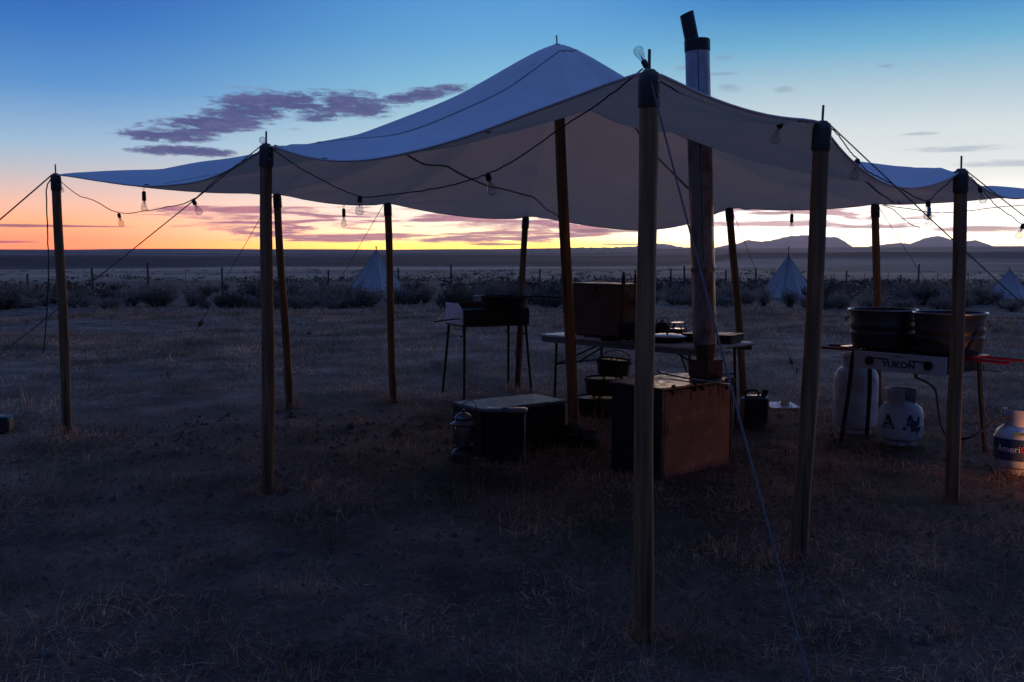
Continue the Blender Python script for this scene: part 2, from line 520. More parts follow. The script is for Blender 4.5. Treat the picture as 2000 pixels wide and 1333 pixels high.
# ------------------------------------------------------------------ mesh helpers
class MB:
    def __init__(s):
        s.v, s.f = [], []

    def add(s, vs, fs, mx=None):
        o = len(s.v)
        s.v += [tuple(mx @ Vector(v)) if mx is not None else tuple(v) for v in vs]
        s.f += [tuple(i + o for i in f) for f in fs]
        return s

    def box(s, x0, x1, y0, y1, z0, z1, mx=None, bev=0.0):
        b_ = min(bev, (x1 - x0) / 3, (y1 - y0) / 3, (z1 - z0) / 3)
        if b_ <= 0:
            vs = [(x, y, z) for z in (z0, z1) for y in (y0, y1) for x in (x0, x1)]
            return s.add(vs, [(0, 2, 3, 1), (4, 5, 7, 6), (0, 1, 5, 4), (2, 6, 7, 3), (0, 4, 6, 2), (1, 3, 7, 5)], mx)
        rings = []
        for z, k in ((z0, b_), (z0 + b_, 0), (z1 - b_, 0), (z1, b_)):
            a, c_, d, e = x0 + k, x1 - k, y0 + k, y1 - k
            q = b_
            rings.append([(a + q, d, z), (c_ - q, d, z), (c_, d + q, z), (c_, e - q, z), (c_ - q, e, z), (a + q, e, z), (a, e - q, z), (a, d + q, z)])
        return s.loft(rings, mx)

    def loft(s, rings, mx=None, cap=True):
        n = len(rings[0])
        vs = [p for r_ in rings for p in r_]
        fs = []
        for i in range(len(rings) - 1):
            for j in range(n):
                k = (j + 1) % n
                fs.append((i * n + j, i * n + k, (i + 1) * n + k, (i + 1) * n + j))
        if cap:
            fs.append(tuple(range(n - 1, -1, -1)))
            fs.append(tuple((len(rings) - 1) * n + j for j in range(n)))
        return s.add(vs, fs, mx)

    def tube(s, pts, r_, n=8, cap=True, mx=None):
        pts = [Vector(p) for p in pts]
        rs = r_ if isinstance(r_, (list, tuple)) else [r_] * len(pts)
        rings = []
        up = None
        for i, p in enumerate(pts):
            d = (pts[min(i + 1, len(pts) - 1)] - pts[max(i - 1, 0)])
            d = d.normalized() if d.length > 1e-9 else Vector((0, 0, 1))
            if up is None:
                up = Vector((0, 0, 1)) if abs(d.z) < 0.9 else Vector((1, 0, 0))
            a = d.cross(up)
            if a.length < 1e-5:
                a = d.orthogonal()
            a.normalize()
            b_ = a.cross(d).normalized()
            up = b_
            rings.append([tuple(p + a * (math.cos(2 * PI * j / n) * rs[i]) + b_ * (math.sin(2 * PI * j / n) * rs[i])) for j in range(n)])
        return s.loft(rings, mx, cap)

    def lathe(s, prof, n=24, mx=None, cap=True):
        rings = [[(r_ * math.cos(2 * PI * j / n), r_ * math.sin(2 * PI * j / n), z) for j in range(n)] for r_, z in prof]
        return s.loft(rings, mx, cap)

    def prism(s, poly, y0, y1, mx=None):        # polygon in x,z pushed along y
        n = len(poly)
        vs = [(x, y0, z) for x, z in poly] + [(x, y1, z) for x, z in poly]
        fs = [tuple(range(n)), tuple(range(2 * n - 1, n - 1, -1))] + [(i, i + n, (i + 1) % n + n, (i + 1) % n) for i in range(n)]
        return s.add(vs, fs, mx)

    def build(s, name, m_, parent=None, smooth=False, loc=None):
        me = bpy.data.meshes.new(name)
        vs = s.v
        if loc is not None:
            vs = [(x - loc[0], y - loc[1], z - loc[2]) for x, y, z in vs]
        me.from_pydata(vs, [], s.f)
        me.materials.append(M[m_])
        if smooth:
            me.polygons.foreach_set('use_smooth', [True] * len(me.polygons))
        me.update()
        try:
            import bmesh
            bm = bmesh.new()
            bm.from_mesh(me)
            bmesh.ops.recalc_face_normals(bm, faces=bm.faces)
            if smooth:
                for e in bm.edges:
                    if len(e.link_faces) == 2 and e.calc_face_angle(0) > R(38):
                        e.smooth = False
            bm.to_mesh(me)
            bm.free()
        except Exception as ex:
            print('normals', ex)
        o = bpy.data.objects.new(name, me)
        COL.objects.link(o)
        if loc is not None:
            o.location = loc
        if parent is not None:
            o.parent = parent
        return o


def tag(o, label, cat, group=None):
    o['label'], o['category'] = label, cat
    if group:
        o['group'] = group
    return o


def thing(name, label, cat, loc=(0, 0, 0), rotz=0.0, group=None):
    o = bpy.data.objects.new(name, None)
    COL.objects.link(o)
    o.location = loc
    o.rotation_euler = (0, 0, rotz)
    return tag(o, label, cat, group)


def kind(o, k):
    o['kind'] = k
    return o


def dup_tree(o, parent=None):
    c_ = o.copy()
    COL.objects.link(c_)
    if parent is not None:
        c_.parent = parent
    for ch in [k for k in bpy.data.objects if k.parent == o]:
        dup_tree(ch, c_)
    return c_


def text_part(name, body, m_, parent, size, place, depth=0.0012, offset=0.0):
    """lettering as a thin mesh; place() maps flat (x, z, thickness) to the thing's frame"""
    cu = bpy.data.curves.new(name, 'FONT')
    cu.body = body
    cu.size = size
    cu.align_x = 'CENTER'
    cu.align_y = 'CENTER'
    cu.extrude = depth
    cu.offset = offset
    cu.resolution_u = 3
    tmp = bpy.data.objects.new('tmp', cu)
    COL.objects.link(tmp)
    dg = bpy.context.evaluated_depsgraph_get()
    me = bpy.data.meshes.new_from_object(tmp.evaluated_get(dg))
    bpy.data.objects.remove(tmp)
    for v in me.vertices:
        v.co = place(v.co.x, v.co.y, v.co.z)
    me.name = name
    me.materials.clear()
    me.materials.append(M[m_])
    o = bpy.data.objects.new(name, me)
    COL.objects.link(o)
    o.parent = parent
    return o


def catenary(p0, p1, sag, n=14, wob=0.0):
    p0, p1 = Vector(p0), Vector(p1)
    out = []
    for i in range(n + 1):
        t_ = i / n
        p = p0.lerp(p1, t_)
        p.z -= sag * 4 * t_ * (1 - t_)
        if wob and 0 < i < n:
            p += Vector((random.uniform(-1, 1), random.uniform(-1, 1), random.uniform(-1, 1))) * wob
        out.append(p)
    return out


def smooth_path(pts, k=6):
    pts = [Vector(p) for p in pts]
    out = []
    for i in range(len(pts) - 1):
        p0, p1, p2, p3 = pts[max(i - 1, 0)], pts[i], pts[i + 1], pts[min(i + 2, len(pts) - 1)]
        for j in range(k):
            u = j / k
            out.append(0.5 * ((2 * p1) + (p2 - p0) * u + (2 * p0 - 5 * p1 + 4 * p2 - p3) * u * u + (3 * p1 - p0 - 3 * p2 + p3) * u ** 3))
    out.append(pts[-1])
    return out


# ------------------------------------------------------------------ terrain
_prof_r = np.log(np.array([0.1, 24, 40, 70, 150, 300, 520, 900, 1800, 3200, 5500, 6300, 8000, 14500]))
_prof_z = np.array([0, 0, -0.35, -0.95, -2.7, -4.4, -6.6, -6.0, 0.0, 6.5, 14.0, 15.0, -60, -160])


def terrain(x, y):
    x, y = np.asarray(x, float), np.asarray(y, float)
    r_ = np.hypot(x, y) + 1e-6
    a = np.degrees(np.arctan2(x, y))
    z = np.interp(np.log(r_), _prof_r, _prof_z)
    # a gentle rise of the far plain to the right, mesa shoulder there
    k = np.clip((np.log(r_) - math.log(900)) / 1.5, 0, 1)
    aa = np.clip((a + 12) / 40, 0, 1)
    z += k * r_ * 0.0022 * (aa * aa * (3 - 2 * aa)) * (r_ < 6600)
    k2 = np.exp(-((np.log(r_) - math.log(700)) / 0.32) ** 2) * np.clip((a - 9.5) / 3.0, 0, 1)
    z += k2 * 700 * 0.0105
    z += (r_ > 50) * np.minimum(r_, 5500) * 0.00045 * (np.sin(a * 0.31 + np.log(r_) * 3.0) + 0.6 * np.sin(a * 0.83 + 1.3 + np.log(r_) * 7)) * np.clip((np.log(r_) - 4) / 3, 0, 1)
    near = np.exp(-(r_ / 40.0) ** 2)
    z += near * (0.010 * np.sin(x * 2.1 + 0.7 * y) + 0.009 * np.sin(y * 1.7 - x * 0.9 + 1.0) + 0.006 * np.sin(x * 5.3 + 1.0) * np.sin(y * 4.7 + x))
    return z


def make_ground():
    nr, na = 230, 320
    rad = np.concatenate([[0.0], np.geomspace(0.25, 14000, nr)])
    ang = np.linspace(0, 2 * PI, na, endpoint=False)
    vs = [(0, 0, float(terrain(0, 0)))]
    X = rad[1:, None] * np.sin(ang)[None]
    Y = rad[1:, None] * np.cos(ang)[None]
    Z = terrain(X, Y)
    vs += list(zip(X.ravel().tolist(), Y.ravel().tolist(), Z.ravel().tolist()))
    fs = [(0, 1 + (j + 1) % na, 1 + j) for j in range(na)]
    for i in range(nr - 1):
        for j in range(na):
            k = (j + 1) % na
            fs.append((1 + i * na + j, 1 + i * na + k, 1 + (i + 1) * na + k, 1 + (i + 1) * na + j))
    me = bpy.data.meshes.new('ground')
    me.from_pydata(vs, [], fs)
    me.materials.append(M['range_ground'])
    me.polygons.foreach_set('use_smooth', [True] * len(me.polygons))
    o = bpy.data.objects.new('ground', me)
    COL.objects.link(o)
    kind(o, 'structure')


make_ground()


def make_mountains(name, D, crest, seed):
    """a range D metres off; crest = (pixel bearing, pixel height) samples turned into metres"""
    xs = np.array([c_[0] for c_ in crest], float)
    ys = np.array([c_[1] for c_ in crest], float)
    n = 150
    px = np.linspace(xs[0], xs[-1], n)
    py = np.interp(px, xs, ys)
    py = np.convolve(np.pad(py, 1, mode='edge'), [0.2, 0.6, 0.2], 'valid')
    rows = 13
    vs, fs = [], []
    for i in range(n):
        a, b_ = ray(px[i], py[i])
        top = EYE + b_ * D
        base = -150
        for j in range(rows):
            q = (j - 6) / 6.0
            h = base + (top - base) * (1 - abs(q)) ** 1.1
            w = mnoise.fractal(Vector((px[i] * 0.045 + seed, q * 2.2, seed)), 0.8, 2.0, 4)
            if abs(q) > 0.01:
                h += w * 30 * (1 - abs(q))
                h = min(h, base + (top - base) * (1 - abs(q) * 0.55))
            else:
                h += mnoise.noise(Vector((px[i] * 0.12, seed, 0))) * 9
            d = D + q * 1000 + w * 90 * (abs(q) > 0.01)
            vs.append((a * d, d, h))
    for i in range(n - 1):
        for j in range(rows - 1):
            fs.append((i * rows + j, (i + 1) * rows + j, (i + 1) * rows + j + 1, i * rows + j + 1))
    me = bpy.data.meshes.new(name)
    me.from_pydata(vs, [], fs)
    me.materials.append(M['mountain_rock'])
    me.polygons.foreach_set('use_smooth', [True] * len(me.polygons))
    o = bpy.data.objects.new(name, me)
    COL.objects.link(o)
    kind(o, 'structure')


make_mountains('mountains', 11500, [(1385, 488), (1412, 480), (1440, 476), (1462, 469), (1480, 472), (1502, 471), (1522, 466), (1545, 460), (1558, 461.5), (1572, 459), (1592, 461),
                                    (1606, 465), (1624, 462.5), (1638, 465), (1655, 475), (1668, 484), (1690, 486), (1697, 481), (1740, 476.5), (1760, 474.5), (1778, 477),
                                    (1795, 470), (1812, 464), (1828, 461.5), (1846, 464), (1866, 471), (1880, 474), (1890, 471), (1904, 469.5), (1925, 475), (1950, 486), (2080, 492)], 3.7)
make_mountains('distant_hills', 10500, [(1050, 491), (1120, 484), (1190, 484), (1250, 481), (1285, 476), (1305, 478), (1330, 483), (1370, 484), (1400, 490)], 8.1)

# ------------------------------------------------------------------ haze: thin evening air over the plain
# (placed with the setting; its top clears the mountains, its bottom the lowest ground)


def make_haze(density):
    mb = MB()
    mb.box(-14600, 14600, -14600, 14600, -420, 225)
    m2_ = bpy.data.materials.new('evening_air')
    m2_.use_nodes = True
    t2 = m2_.node_tree
    t2.nodes.clear()
    oo = t2.nodes.new('ShaderNodeOutputMaterial')
    pv = t2.nodes.new('ShaderNodeVolumePrincipled')
    pv.inputs['Color'].default_value = (0.78, 0.78, 1.0, 1)
    pv.inputs['Density'].default_value = density
    pv.inputs['Anisotropy'].default_value = 0.72
    t2.links.new(pv.outputs[0], oo.inputs['Volume'])
    M['evening_air'] = m2_
    kind(mb.build('haze', 'evening_air'), 'stuff')


HAZE = 2.7e-5
if HAZE:
    make_haze(HAZE)

# ------------------------------------------------------------------ tarp posts
POLE_GROUP = 'wooden poles holding up the tarp'
POLES = {}


def tent_pole(key, base, top_px, rad, label, grey=False, lean_top=None, knot=False):
    if lean_top is None:
        top = P(top_px[0], top_px[1], base.y)
    else:
        top = Vector(lean_top)
    root = thing('tent_pole', label, 'tent pole', base, 0, POLE_GROUP)
    t0, b0 = top - base, Vector((0, 0, -0.18))
    ax = t0.normalized()
    pts, rs = [], []
    s1, s2 = random.uniform(0, 9), random.uniform(0, 9)
    n = 15
    for i in range(n + 1):
        q = i / n
        p = b0.lerp(t0, q)
        w = math.sin(q * PI) * 0.010
        p.x += w * math.sin(s1 + q * 4)
        p.y += w * math.cos(s2 + q * 3)
        pts.append(p)
        rs.append(rad * (1.05 - 0.10 * q) * (1 + 0.02 * math.sin(q * 19 + s1)))
    if knot:
        rs[3] *= 1.18
    MB().tube(pts, rs, 14).build('shaft', 'pole_wood_grey' if grey else 'pole_wood', root, True)
    sl_ = 0.125
    mb = MB()
    mb.tube([t0 - ax * sl_, t0 - ax * (sl_ - 0.008), t0 - ax * 0.03, t0 - ax * 0.006, t0 + ax * 0.012], [rad * 1.08, rad * 1.12, rad * 1.10, rad * 0.98, rad * 0.55], 14)
    slv = mb.build('sleeve', 'sleeve_leather', root, True)
    for dz_ in (0.035, 0.085):
        c_ = t0 - ax * dz_ + Vector((rad * 0.72, -rad * 0.82, 0))
        MB().tube([c_, c_ + Vector((0.004, -0.005, 0))], 0.005, 8).build('rivet', 'rivet_steel', slv)
    MB().tube([t0 - ax * 0.02, t0 + ax * 0.085], 0.006, 8).build('spike', 'spike_steel', root, True)
    POLES[key] = top
    return top


tent_pole('F', G(1258, 1250), (1268, 143), 0.037, 'thick near pole at the front corner of the tarp, before the wood stove', grey=True)
tent_pole('R1', G(1557, 1095), (1606, 242), 0.040, 'leaning pole between the wood stove and the gas stove, second along the right edge')
tent_pole('R2', G(1860, 985), (1877, 334), 0.039, 'pole standing before the gas stove with the wash tubs')
tent_pole('L1', G(520, 965), (520, 285), 0.038, 'straight pole in the middle of the left tarp edge, clear bulb on its top')
tent_pole('L2', G(131, 845), (109, 342), 0.038, 'pole at the far left corner of the tarp, loose cord hanging beside it')
tent_pole('B5', G(567, 800), (541, 380), 0.036, 'leaning knotty pole just behind the middle pole of the left edge', knot=True)
tent_pole('B4', G(770, 785), (757, 397), 0.036, 'back pole in front of the left teepee')
tent_pole('B3', G(1008, 762), (1027, 424), 0.036, 'back pole behind the two burner camp cooker')
tent_pole('B2', G(1457, 790), (1424, 407), 0.037, 'back pole beyond the right end of the folding table')
tent_pole('B1', G(1716, 797), (1709, 399), 0.037, 'back pole behind the white gas bottles')
tent_pole('R3', Vector((4.72, 8.75, 0)), None, 0.038, 'pole at the far right corner of the tarp, beyond the gas stove', lean_top=(4.75, 8.75, 2.02))
cb = G(1122, 838)
tent_pole('C', cb, (1088, 90), 0.046, 'tall centre pole holding the peak of the tarp')

# ------------------------------------------------------------------ the tarp
ORDER = ['F', 'R1', 'R2', 'R3', 'B1', 'B2', 'B3', 'B4', 'B5', 'L2', 'L1']
SAG = {'FR1': 0.035, 'R1R2': 0.185, 'R2R3': 0.10, 'R3B1': 0.03, 'B1B2': 0.04, 'B2B3': 0.19, 'B3B4': 0.06, 'B4B5': 0.05, 'B5L2': 0.05, 'L2L1': 0.17, 'L1F': 0.165}
SLK = {'R2R3': 0.05, 'FR1': 0.05}
SKEW = {'B2B3': -0.12, 'L1F': -0.10, 'L2L1': 0.08}
C0 = POLES['C']
ring = [POLES[k] for k in ORDER]
RINGA = [math.atan2(p.y - C0.y, p.x - C0.x) for p in ring]


def boundary(th):
    """radius, straight-line height and sag of the hem in direction th from the peak"""
    dx_, dy_ = math.cos(th), math.sin(th)
    for i in range(len(ring)):
        p, q = ring[i], ring[(i + 1) % len(ring)]
        ex, ey = q.x - p.x, q.y - p.y
        den = dx_ * ey - dy_ * ex
        if abs(den) < 1e-9:
            continue
        wx, wy = p.x - C0.x, p.y - C0.y
        r_ = (wx * ey - wy * ex) / den
        t_ = (wx * dy_ - wy * dx_) / den
        if r_ > 0 and -1e-6 <= t_ <= 1 + 1e-6:
            key = ORDER[i] + ORDER[(i + 1) % len(ring)]
            sk = SKEW.get(key, 0.0)
            tt = min(1, max(0, t_))
            ts = tt ** (1.0 + sk * 4) if sk > 0 else 1 - (1 - tt) ** (1.0 - sk * 4)
            bow = 4 * ts * (1 - ts)
            L = math.hypot(ex, ey)
            return r_ * (1 - 0.020 * bow * min(1, L / 3)), p.z + (q.z - p.z) * tt, SAG[key] * bow, min(t_, 1 - t_) * L, key
    return 1.0, 2.0, 0, 0, ''


def hump(r_):
    return 1.0 / (1.0 + (r_ / 1.42) ** 1.45)


def gprof(r_, rb):
    return (hump(min(r_, rb)) - hump(rb)) / (1 - hump(rb))


def rim_(s_):
    return min(s_, 1) ** 10


def tarp_z(x, y):
    dx_, dy_ = x - C0.x, y - C0.y
    r_ = math.hypot(dx_, dy_)
    th = math.atan2(dy_, dx_)
    rb, zl, sg, dist, key = boundary(th)
    s_ = r_ / rb
    # the straight-line rim height is blended towards its mean inside the tarp
    z = zl + (C0.z + 0.012 - zl) * gprof(r_, rb) - sg * min(s_, 1) ** 2.4
    # slack: the cloth hangs a little between the radial tension lines
    slack = (0.035 + SLK.get(key, 0.0) * min(s_, 1) ** 2) * math.sin(min(s_, 1) * PI) * min(1.0, dist / 0.8)
    z -= slack
    # folds running out of each pole top
    rim = min(s_, 1) ** 6
    for p in ring:
        dp = math.hypot(x - p.x, y - p.y)
        if dp < 2.0:
            z += 0.020 * math.exp(-dp / 0.55) * min(1.0, dp / 0.12) * math.sin(math.atan2(y - p.y, x - p.x) * 13 + p.x * 5)
    crease = mnoise.noise(Vector((x * 0.9 + y * 0.75, (x - y) * 0.22, 4.0)))
    z -= 0.030 * (1 - abs(crease) * 2.2 if abs(crease) < 0.45 else 0.0) * min(1, s_ * 1.5) * (1 - rim_(s_))
    z += 0.022 * min(s_, 1) * (1 - rim * 0.8) * mnoise.noise(Vector((math.cos(th) * 5.5, math.sin(th) * 5.5, r_ * 0.35)))
    z += 0.13 * math.exp(-((th + 0.58) / 0.30) ** 2) * math.sin(min(s_, 1) * PI)
    z += 0.010 * mnoise.noise(Vector((x * 1.3, y * 1.3, 2.0))) * min(1, s_ * 2) * (1 - rim * 0.6)
    return z, s_


STK = Vector((1.335, 7.03))             # where the stove pipe goes through
root = thing('canvas_tarp', 'large off-white canvas tarp pitched to a peak over the camp kitchen', 'tarp', (C0.x, C0.y, 0))
angs = set()
for i in range(300):
    angs.add(round(-PI + 2 * PI * i / 300, 5))
for a in RINGA:
    angs.add(round(a, 5))
angs = sorted(angs)
NR = 52
vs, fs = [(0, 0, C0.z + 0.012)], []
for i in range(1, NR + 1):
    s_ = (i / NR)
    for a in angs:
        rb = boundary(a)[0]
        x, y = C0.x + math.cos(a) * rb * s_, C0.y + math.sin(a) * rb * s_
        vs.append((x - C0.x, y - C0.y, tarp_z(x, y)[0]))
na = len(angs)
for j in range(na):
    fs.append((0, 1 + j, 1 + (j + 1) % na))
for i in range(NR - 1):
    for j in range(na):
        k = (j + 1) % na
        q = (1 + i * na + j, 1 + (i + 1) * na + j, 1 + (i + 1) * na + k, 1 + i * na + k)
        cx = sum(vs[w][0] for w in q) / 4 + C0.x
        cy = sum(vs[w][1] for w in q) / 4 + C0.y
        if math.hypot(cx - STK.x, cy - STK.y) < 0.075:
            continue
        fs.append(q)
me = bpy.data.meshes.new('canvas')
me.from_pydata(vs, [], fs)
me.materials.append(M['tarp_canvas'])
me.polygons.foreach_set('use_smooth', [True] * len(me.polygons))
o = bpy.data.objects.new('canvas', me)
COL.objects.link(o)
o.parent = root
hem = []
for a in angs + angs[:1]:
    rb = boundary(a)[0]
    x, y = C0.x + math.cos(a) * rb, C0.y + math.sin(a) * rb
    hem.append((x - C0.x, y - C0.y, tarp_z(x, y)[0]))
MB().tube(hem, 0.0065, 6, cap=False).build('hem', 'tarp_canvas', root, True)


def ribbon(p0, p1, w, off, name, m_, n=48, smax=0.985, smin=0.0):
    p0, p1 = Vector(p0), Vector(p1)
    d = (p1 - p0).normalized()
    nrm = Vector((-d.y, d.x)) * (w / 2)
    vs_, fs_ = [], []
    for i in range(n + 1):
        p = p0.lerp(p1, i / n)
        z, s_ = tarp_z(p.x, p.y)
        if s_ > smax or s_ < smin:
            continue
        for sg in (-1, 1):
            q = p + nrm * sg
            for dz_ in (0, 0.002):
                vs_.append((q.x - C0.x, q.y - C0.y, tarp_z(q.x, q.y)[0] + off + dz_))
    m = len(vs_) // 4
    for i in range(m - 1):
        a_, b_ = i * 4, i * 4 + 4
        fs_ += [(a_, a_ + 2, b_ + 2, b_), (a_ + 1, b_ + 1, b_ + 3, a_ + 3), (a_, b_, b_ + 1, a_ + 1), (a_ + 2, a_ + 3, b_ + 3, b_ + 2)]
    if m > 1:
        MB().add(vs_, fs_).build(name, m_, root, True)


DV, NV = Vector((0.69, 0.724)), Vector((0.724, -0.69))
for off in (-3.81, -5.30, -6.84):
    base_ = NV * off
    a_ = base_ + DV * (-2.0)
    b_ = base_ + DV * 13.0
    ribbon(a_, b_, 0.012, 0.004, 'seam', 'seam', n=220)
    ribbon(a_, b_, 0.016, -0.005, 'seam_tape', 'webbing', n=220)
# collar of heat-proof cloth where the pipe passes
mb = MB()
vs_, fs_ = [], []
for j in range(4):
    pass
nn = 24
for rr_ in (0.095, 0.24):
    for dz_ in (-0.006, 0.006):
        for j in range(nn):
            th = 2 * PI * j / nn + PI / 4
            q = rr_ if rr_ < 0.1 else rr_ / max(abs(math.cos(th - R(40))), abs(math.sin(th - R(40)))) * 0.86
            x, y = STK.x + q * math.cos(th), STK.y + q * math.sin(th)
            vs_.append((x - C0.x, y - C0.y, tarp_z(x, y)[0] + dz_))
for j in range(nn):
    k = (j + 1) % nn
    a_, b_, c_, d_ = j, nn + j, 2 * nn + j, 3 * nn + j
    a2_, b2_, c2_, d2_ = k, nn + k, 2 * nn + k, 3 * nn + k
    fs_ += [(a_, a2_, c2_, c_), (b_, d_, d2_, b2_), (a_, b_, b2_, a2_), (c_, c2_, d2_, d_)]
mb.add(vs_, fs_).build('stove_jack', 'webbing', root)
# eyelets along the near hems
for key, t_ in (('L1F', 0.18), ('L1F', 0.42), ('L1F', 0.68), ('L2L1', 0.42), ('L2L1', 0.66)):
    i = [k for k in range(len(ORDER)) if ORDER[k] + ORDER[(k + 1) % len(ORDER)] == key][0]
    p = ring[i].lerp(ring[(i + 1) % len(ring)], t_)
    x, y = p.x + (C0.x - p.x) * 0.035, p.y + (C0.y - p.y) * 0.035
    z, _ = tarp_z(x, y)
    MB().lathe([(0.008, -0.004), (0.016, -0.004), (0.017, 0.004), (0.008, 0.004)], 10, Matrix.Translation((x - C0.x, y - C0.y, z + 0.002))).build('eyelet', 'black_steel', root)

# ------------------------------------------------------------------ guy ropes
ROPE_GROUP = 'guy ropes of the tarp'


def guy(p0, p1, r_, label, m_='rope', sag=0.0, toggle=None, tog_label=None):
    p0, p1 = Vector(p0), Vector(p1)
    root_ = thing('guy_rope', label, 'guy rope', p1, 0, ROPE_GROUP)
    MB().tube([p - p1 for p in catenary(p0, p1, sag, 12)], r_ * (0.72 if m_ == 'rope' else 1.0), 6).build('rope', m_, root_, True)
    d = (p1 - p0)
    side = Vector((d.x, d.y, 0)).normalized()
    MB().tube([Vector((0, 0, -0.16)) + side * 0.05 * -1, Vector((0, 0, 0.06)) + side * 0.04, Vector((0, 0, 0.085)) + side * 0.015], [0.006, 0.010, 0.007], 8).build('stake', 'fence_wood', root_, True)
    if toggle is not None:
        c_ = p0.lerp(p1, toggle) - p1
        c_.z -= sag * 4 * toggle * (1 - toggle)
        dn = d.normalized()
        MB().tube([c_ - dn * 0.05, c_ - dn * 0.046, c_ + dn * 0.046, c_ + dn * 0.05], [0.018, 0.024, 0.024, 0.018], 8).build('toggle', 'toggle_wood', root_, True)
    return root_


def gz_(x, y):
    return Vector((x, y, float(terrain(x, y))))


guy(POLES['F'] + Vector((0, -0.02, -0.02)), gz_(0.80, 2.02), 0.0038, 'pale rope slanting from the near front pole down to the bottom edge', 'rope_pale', 0.015)
guy(POLES['R1'] + Vector((0.03, 0, 0.0)), gz_(3.85, 4.62), 0.0045, 'dark rope from the leaning right pole across the gas stove pole', 'rope', 0.02)
guy(POLES['L1'] + Vector((-0.03, 0, 0.0)), gz_(-4.05, 5.45), 0.005, 'rope from the middle left pole running down past the left corner pole', 'rope', 0.02)
guy(POLES['L2'] + Vector((-0.03, 0, 0.0)), gz_(-6.3, 8.0), 0.006, 'pale rope stretched to the left from the far left corner pole', 'rope_pale', 0.02)
e5 = G(330, 738)
guy(POLES['B5'] + Vector((-0.03, 0, 0.0)), gz_(e5.x, e5.y), 0.0045, 'thin rope from the knotty leaning pole with a wooden slider on it', 'rope', 0.0, 0.645)
e4 = G(590, 672)
guy(POLES['B4'] + Vector((-0.03, 0, 0.0)), gz_(e4.x, e4.y), 0.0045, 'thin rope from the back pole passing left of the left teepee', 'rope', 0.0, 0.87)
guy(POLES['B2'] + Vector((0.03, 0, -0.02)), gz_(G(1555, 730).x, G(1555, 730).y), 0.004, 'thin rope with a brown slider from the back pole beyond the table', 'rope', 0.0, 0.90)
guy(POLES['B1'] + Vector((0.03, 0, -0.02)), gz_(5.9, 12.4), 0.004, 'thin rope leading away from the back pole behind the gas bottles', 'rope', 0.0)
guy(POLES['R2'] + Vector((0.03, 0, 0.0)), gz_(5.2, 5.6), 0.0045, 'rope from the gas stove pole going out to the right', 'rope', 0.02)
guy(POLES['B3'] + Vector((0.0, 0.03, -0.02)), gz_(0.05, 14.2), 0.004, 'thin rope from the back pole behind the camp cooker', 'rope', 0.0)

# ------------------------------------------------------------------ bulbs and their cords
BULB_GROUP = 'clear bulbs strung under the tarp'
PEND_GROUP = 'single bulbs in black holders hooked to the tarp hem'


def bulb_mesh_parts(long_holder):
    h0 = 0.075 if long_holder else 0.040
    hold = MB().lathe([(0.006, 0.006), (0.014, 0.0), (0.0165, -0.006), (0.017, -h0 + 0.004), (0.0155, -h0)], 14)
    z = -h0
    L = 0.088
    prof = [(0.0125, z), (0.0135, z - 0.006), (0.016, z - 0.016), (0.0225, z - 0.036), (0.0280, z - 0.056), (0.0285, z - 0.066), (0.0245, z - 0.078), (0.014, z - 0.086), (0.004, z - L)]
    glass = MB().lathe(prof, 18)
    fil = MB()
    fil.tube([(0, 0, z), (0, 0, z - 0.030)], [0.007, 0.003], 8)
    for k in range(4):
        a = k * PI / 2
        fil.tube([(0.003 * math.cos(a), 0.003 * math.sin(a), z - 0.028), (0.010 * math.cos(a), 0.010 * math.sin(a), z - 0.064), (0.012 * math.cos(a + .8), 0.012 * math.sin(a + .8), z - 0.030)], 0.0005, 4)
    return hold, glass, fil


def make_bulb(long_holder):
    root_ = thing('pendant_bulb' if long_holder else 'string_bulb', 'x', 'light bulb')
    hold, glass, fil = bulb_mesh_parts(long_holder)
    hold.build('holder', 'black_plastic', root_, True)
    g_ = glass.build('glass', 'bulb_glass', root_, True)
    fil.build('filament', 'filament', g_, True)
    if long_holder:
        hook = MB()
        hook.tube(smooth_path([(0, 0, 0.0), (0, 0, 0.018), (0.010, 0, 0.026), (0, 0, 0.036), (-0.010, 0, 0.026), (0, 0, 0.018)], 4), 0.0016, 5)
        hook.build('hook', 'spike_steel', root_, True)
    return root_


PROTO = {}


def put_bulb(p, label, tilt=(0, 0, 0), long_holder=False, scale=1.0):
    if long_holder not in PROTO:
        PROTO[long_holder] = make_bulb(long_holder)
        o_ = PROTO[long_holder]
    else:
        o_ = dup_tree(PROTO[long_holder])
    o_.location = p
    o_.rotation_euler = tilt
    o_.scale = (scale * (0.95 if long_holder else 0.82),) * 3
    tag(o_, label, 'light bulb', PEND_GROUP if long_holder else BULB_GROUP)
    return o_


def hem_point(px, key):
    """point of a hem span whose bearing is px"""
    i = [k for k in range(len(ORDER)) if ORDER[k] + ORDER[(k + 1) % len(ORDER)] == key][0]
    p, q = ring[i], ring[(i + 1) % len(ring)]
    k = (px - 1000) / FPX
    best = None
    for n in range(401):
        w = p.lerp(q, n / 400)
        e_ = abs(w.x / w.y - k * (1 / (math.cos(PITCH))))
        if best is None or e_ < best[0]:
            best = (e_, w)
    w = best[1]
    th = math.atan2(w.y - C0.y, w.x - C0.x)
    rb = boundary(th)[0] * 0.998
    x, y = C0.x + math.cos(th) * rb, C0.y + math.sin(th) * rb
    return Vector((x, y, tarp_z(x, y)[0]))


for px, key, lb in ((280, 'B5L2', 'bulb in a long black holder under the far left wing of the tarp'),
                    (672, 'B4B5', 'bulb in a black holder hooked to the back hem left of the teepee pole'),
                    (1545, 'B1B2', 'bulb in a black holder hung at the back hem above the distant mountains'),
                    (1812, 'R3B1', 'lower of the two bulbs seen one above the other left of the gas stove pole')):
    p = hem_point(px, key) - Vector((0, 0, 0.042))
    put_bulb(p, lb, (0, 0, random.uniform(0, 3)), True, 1.08)

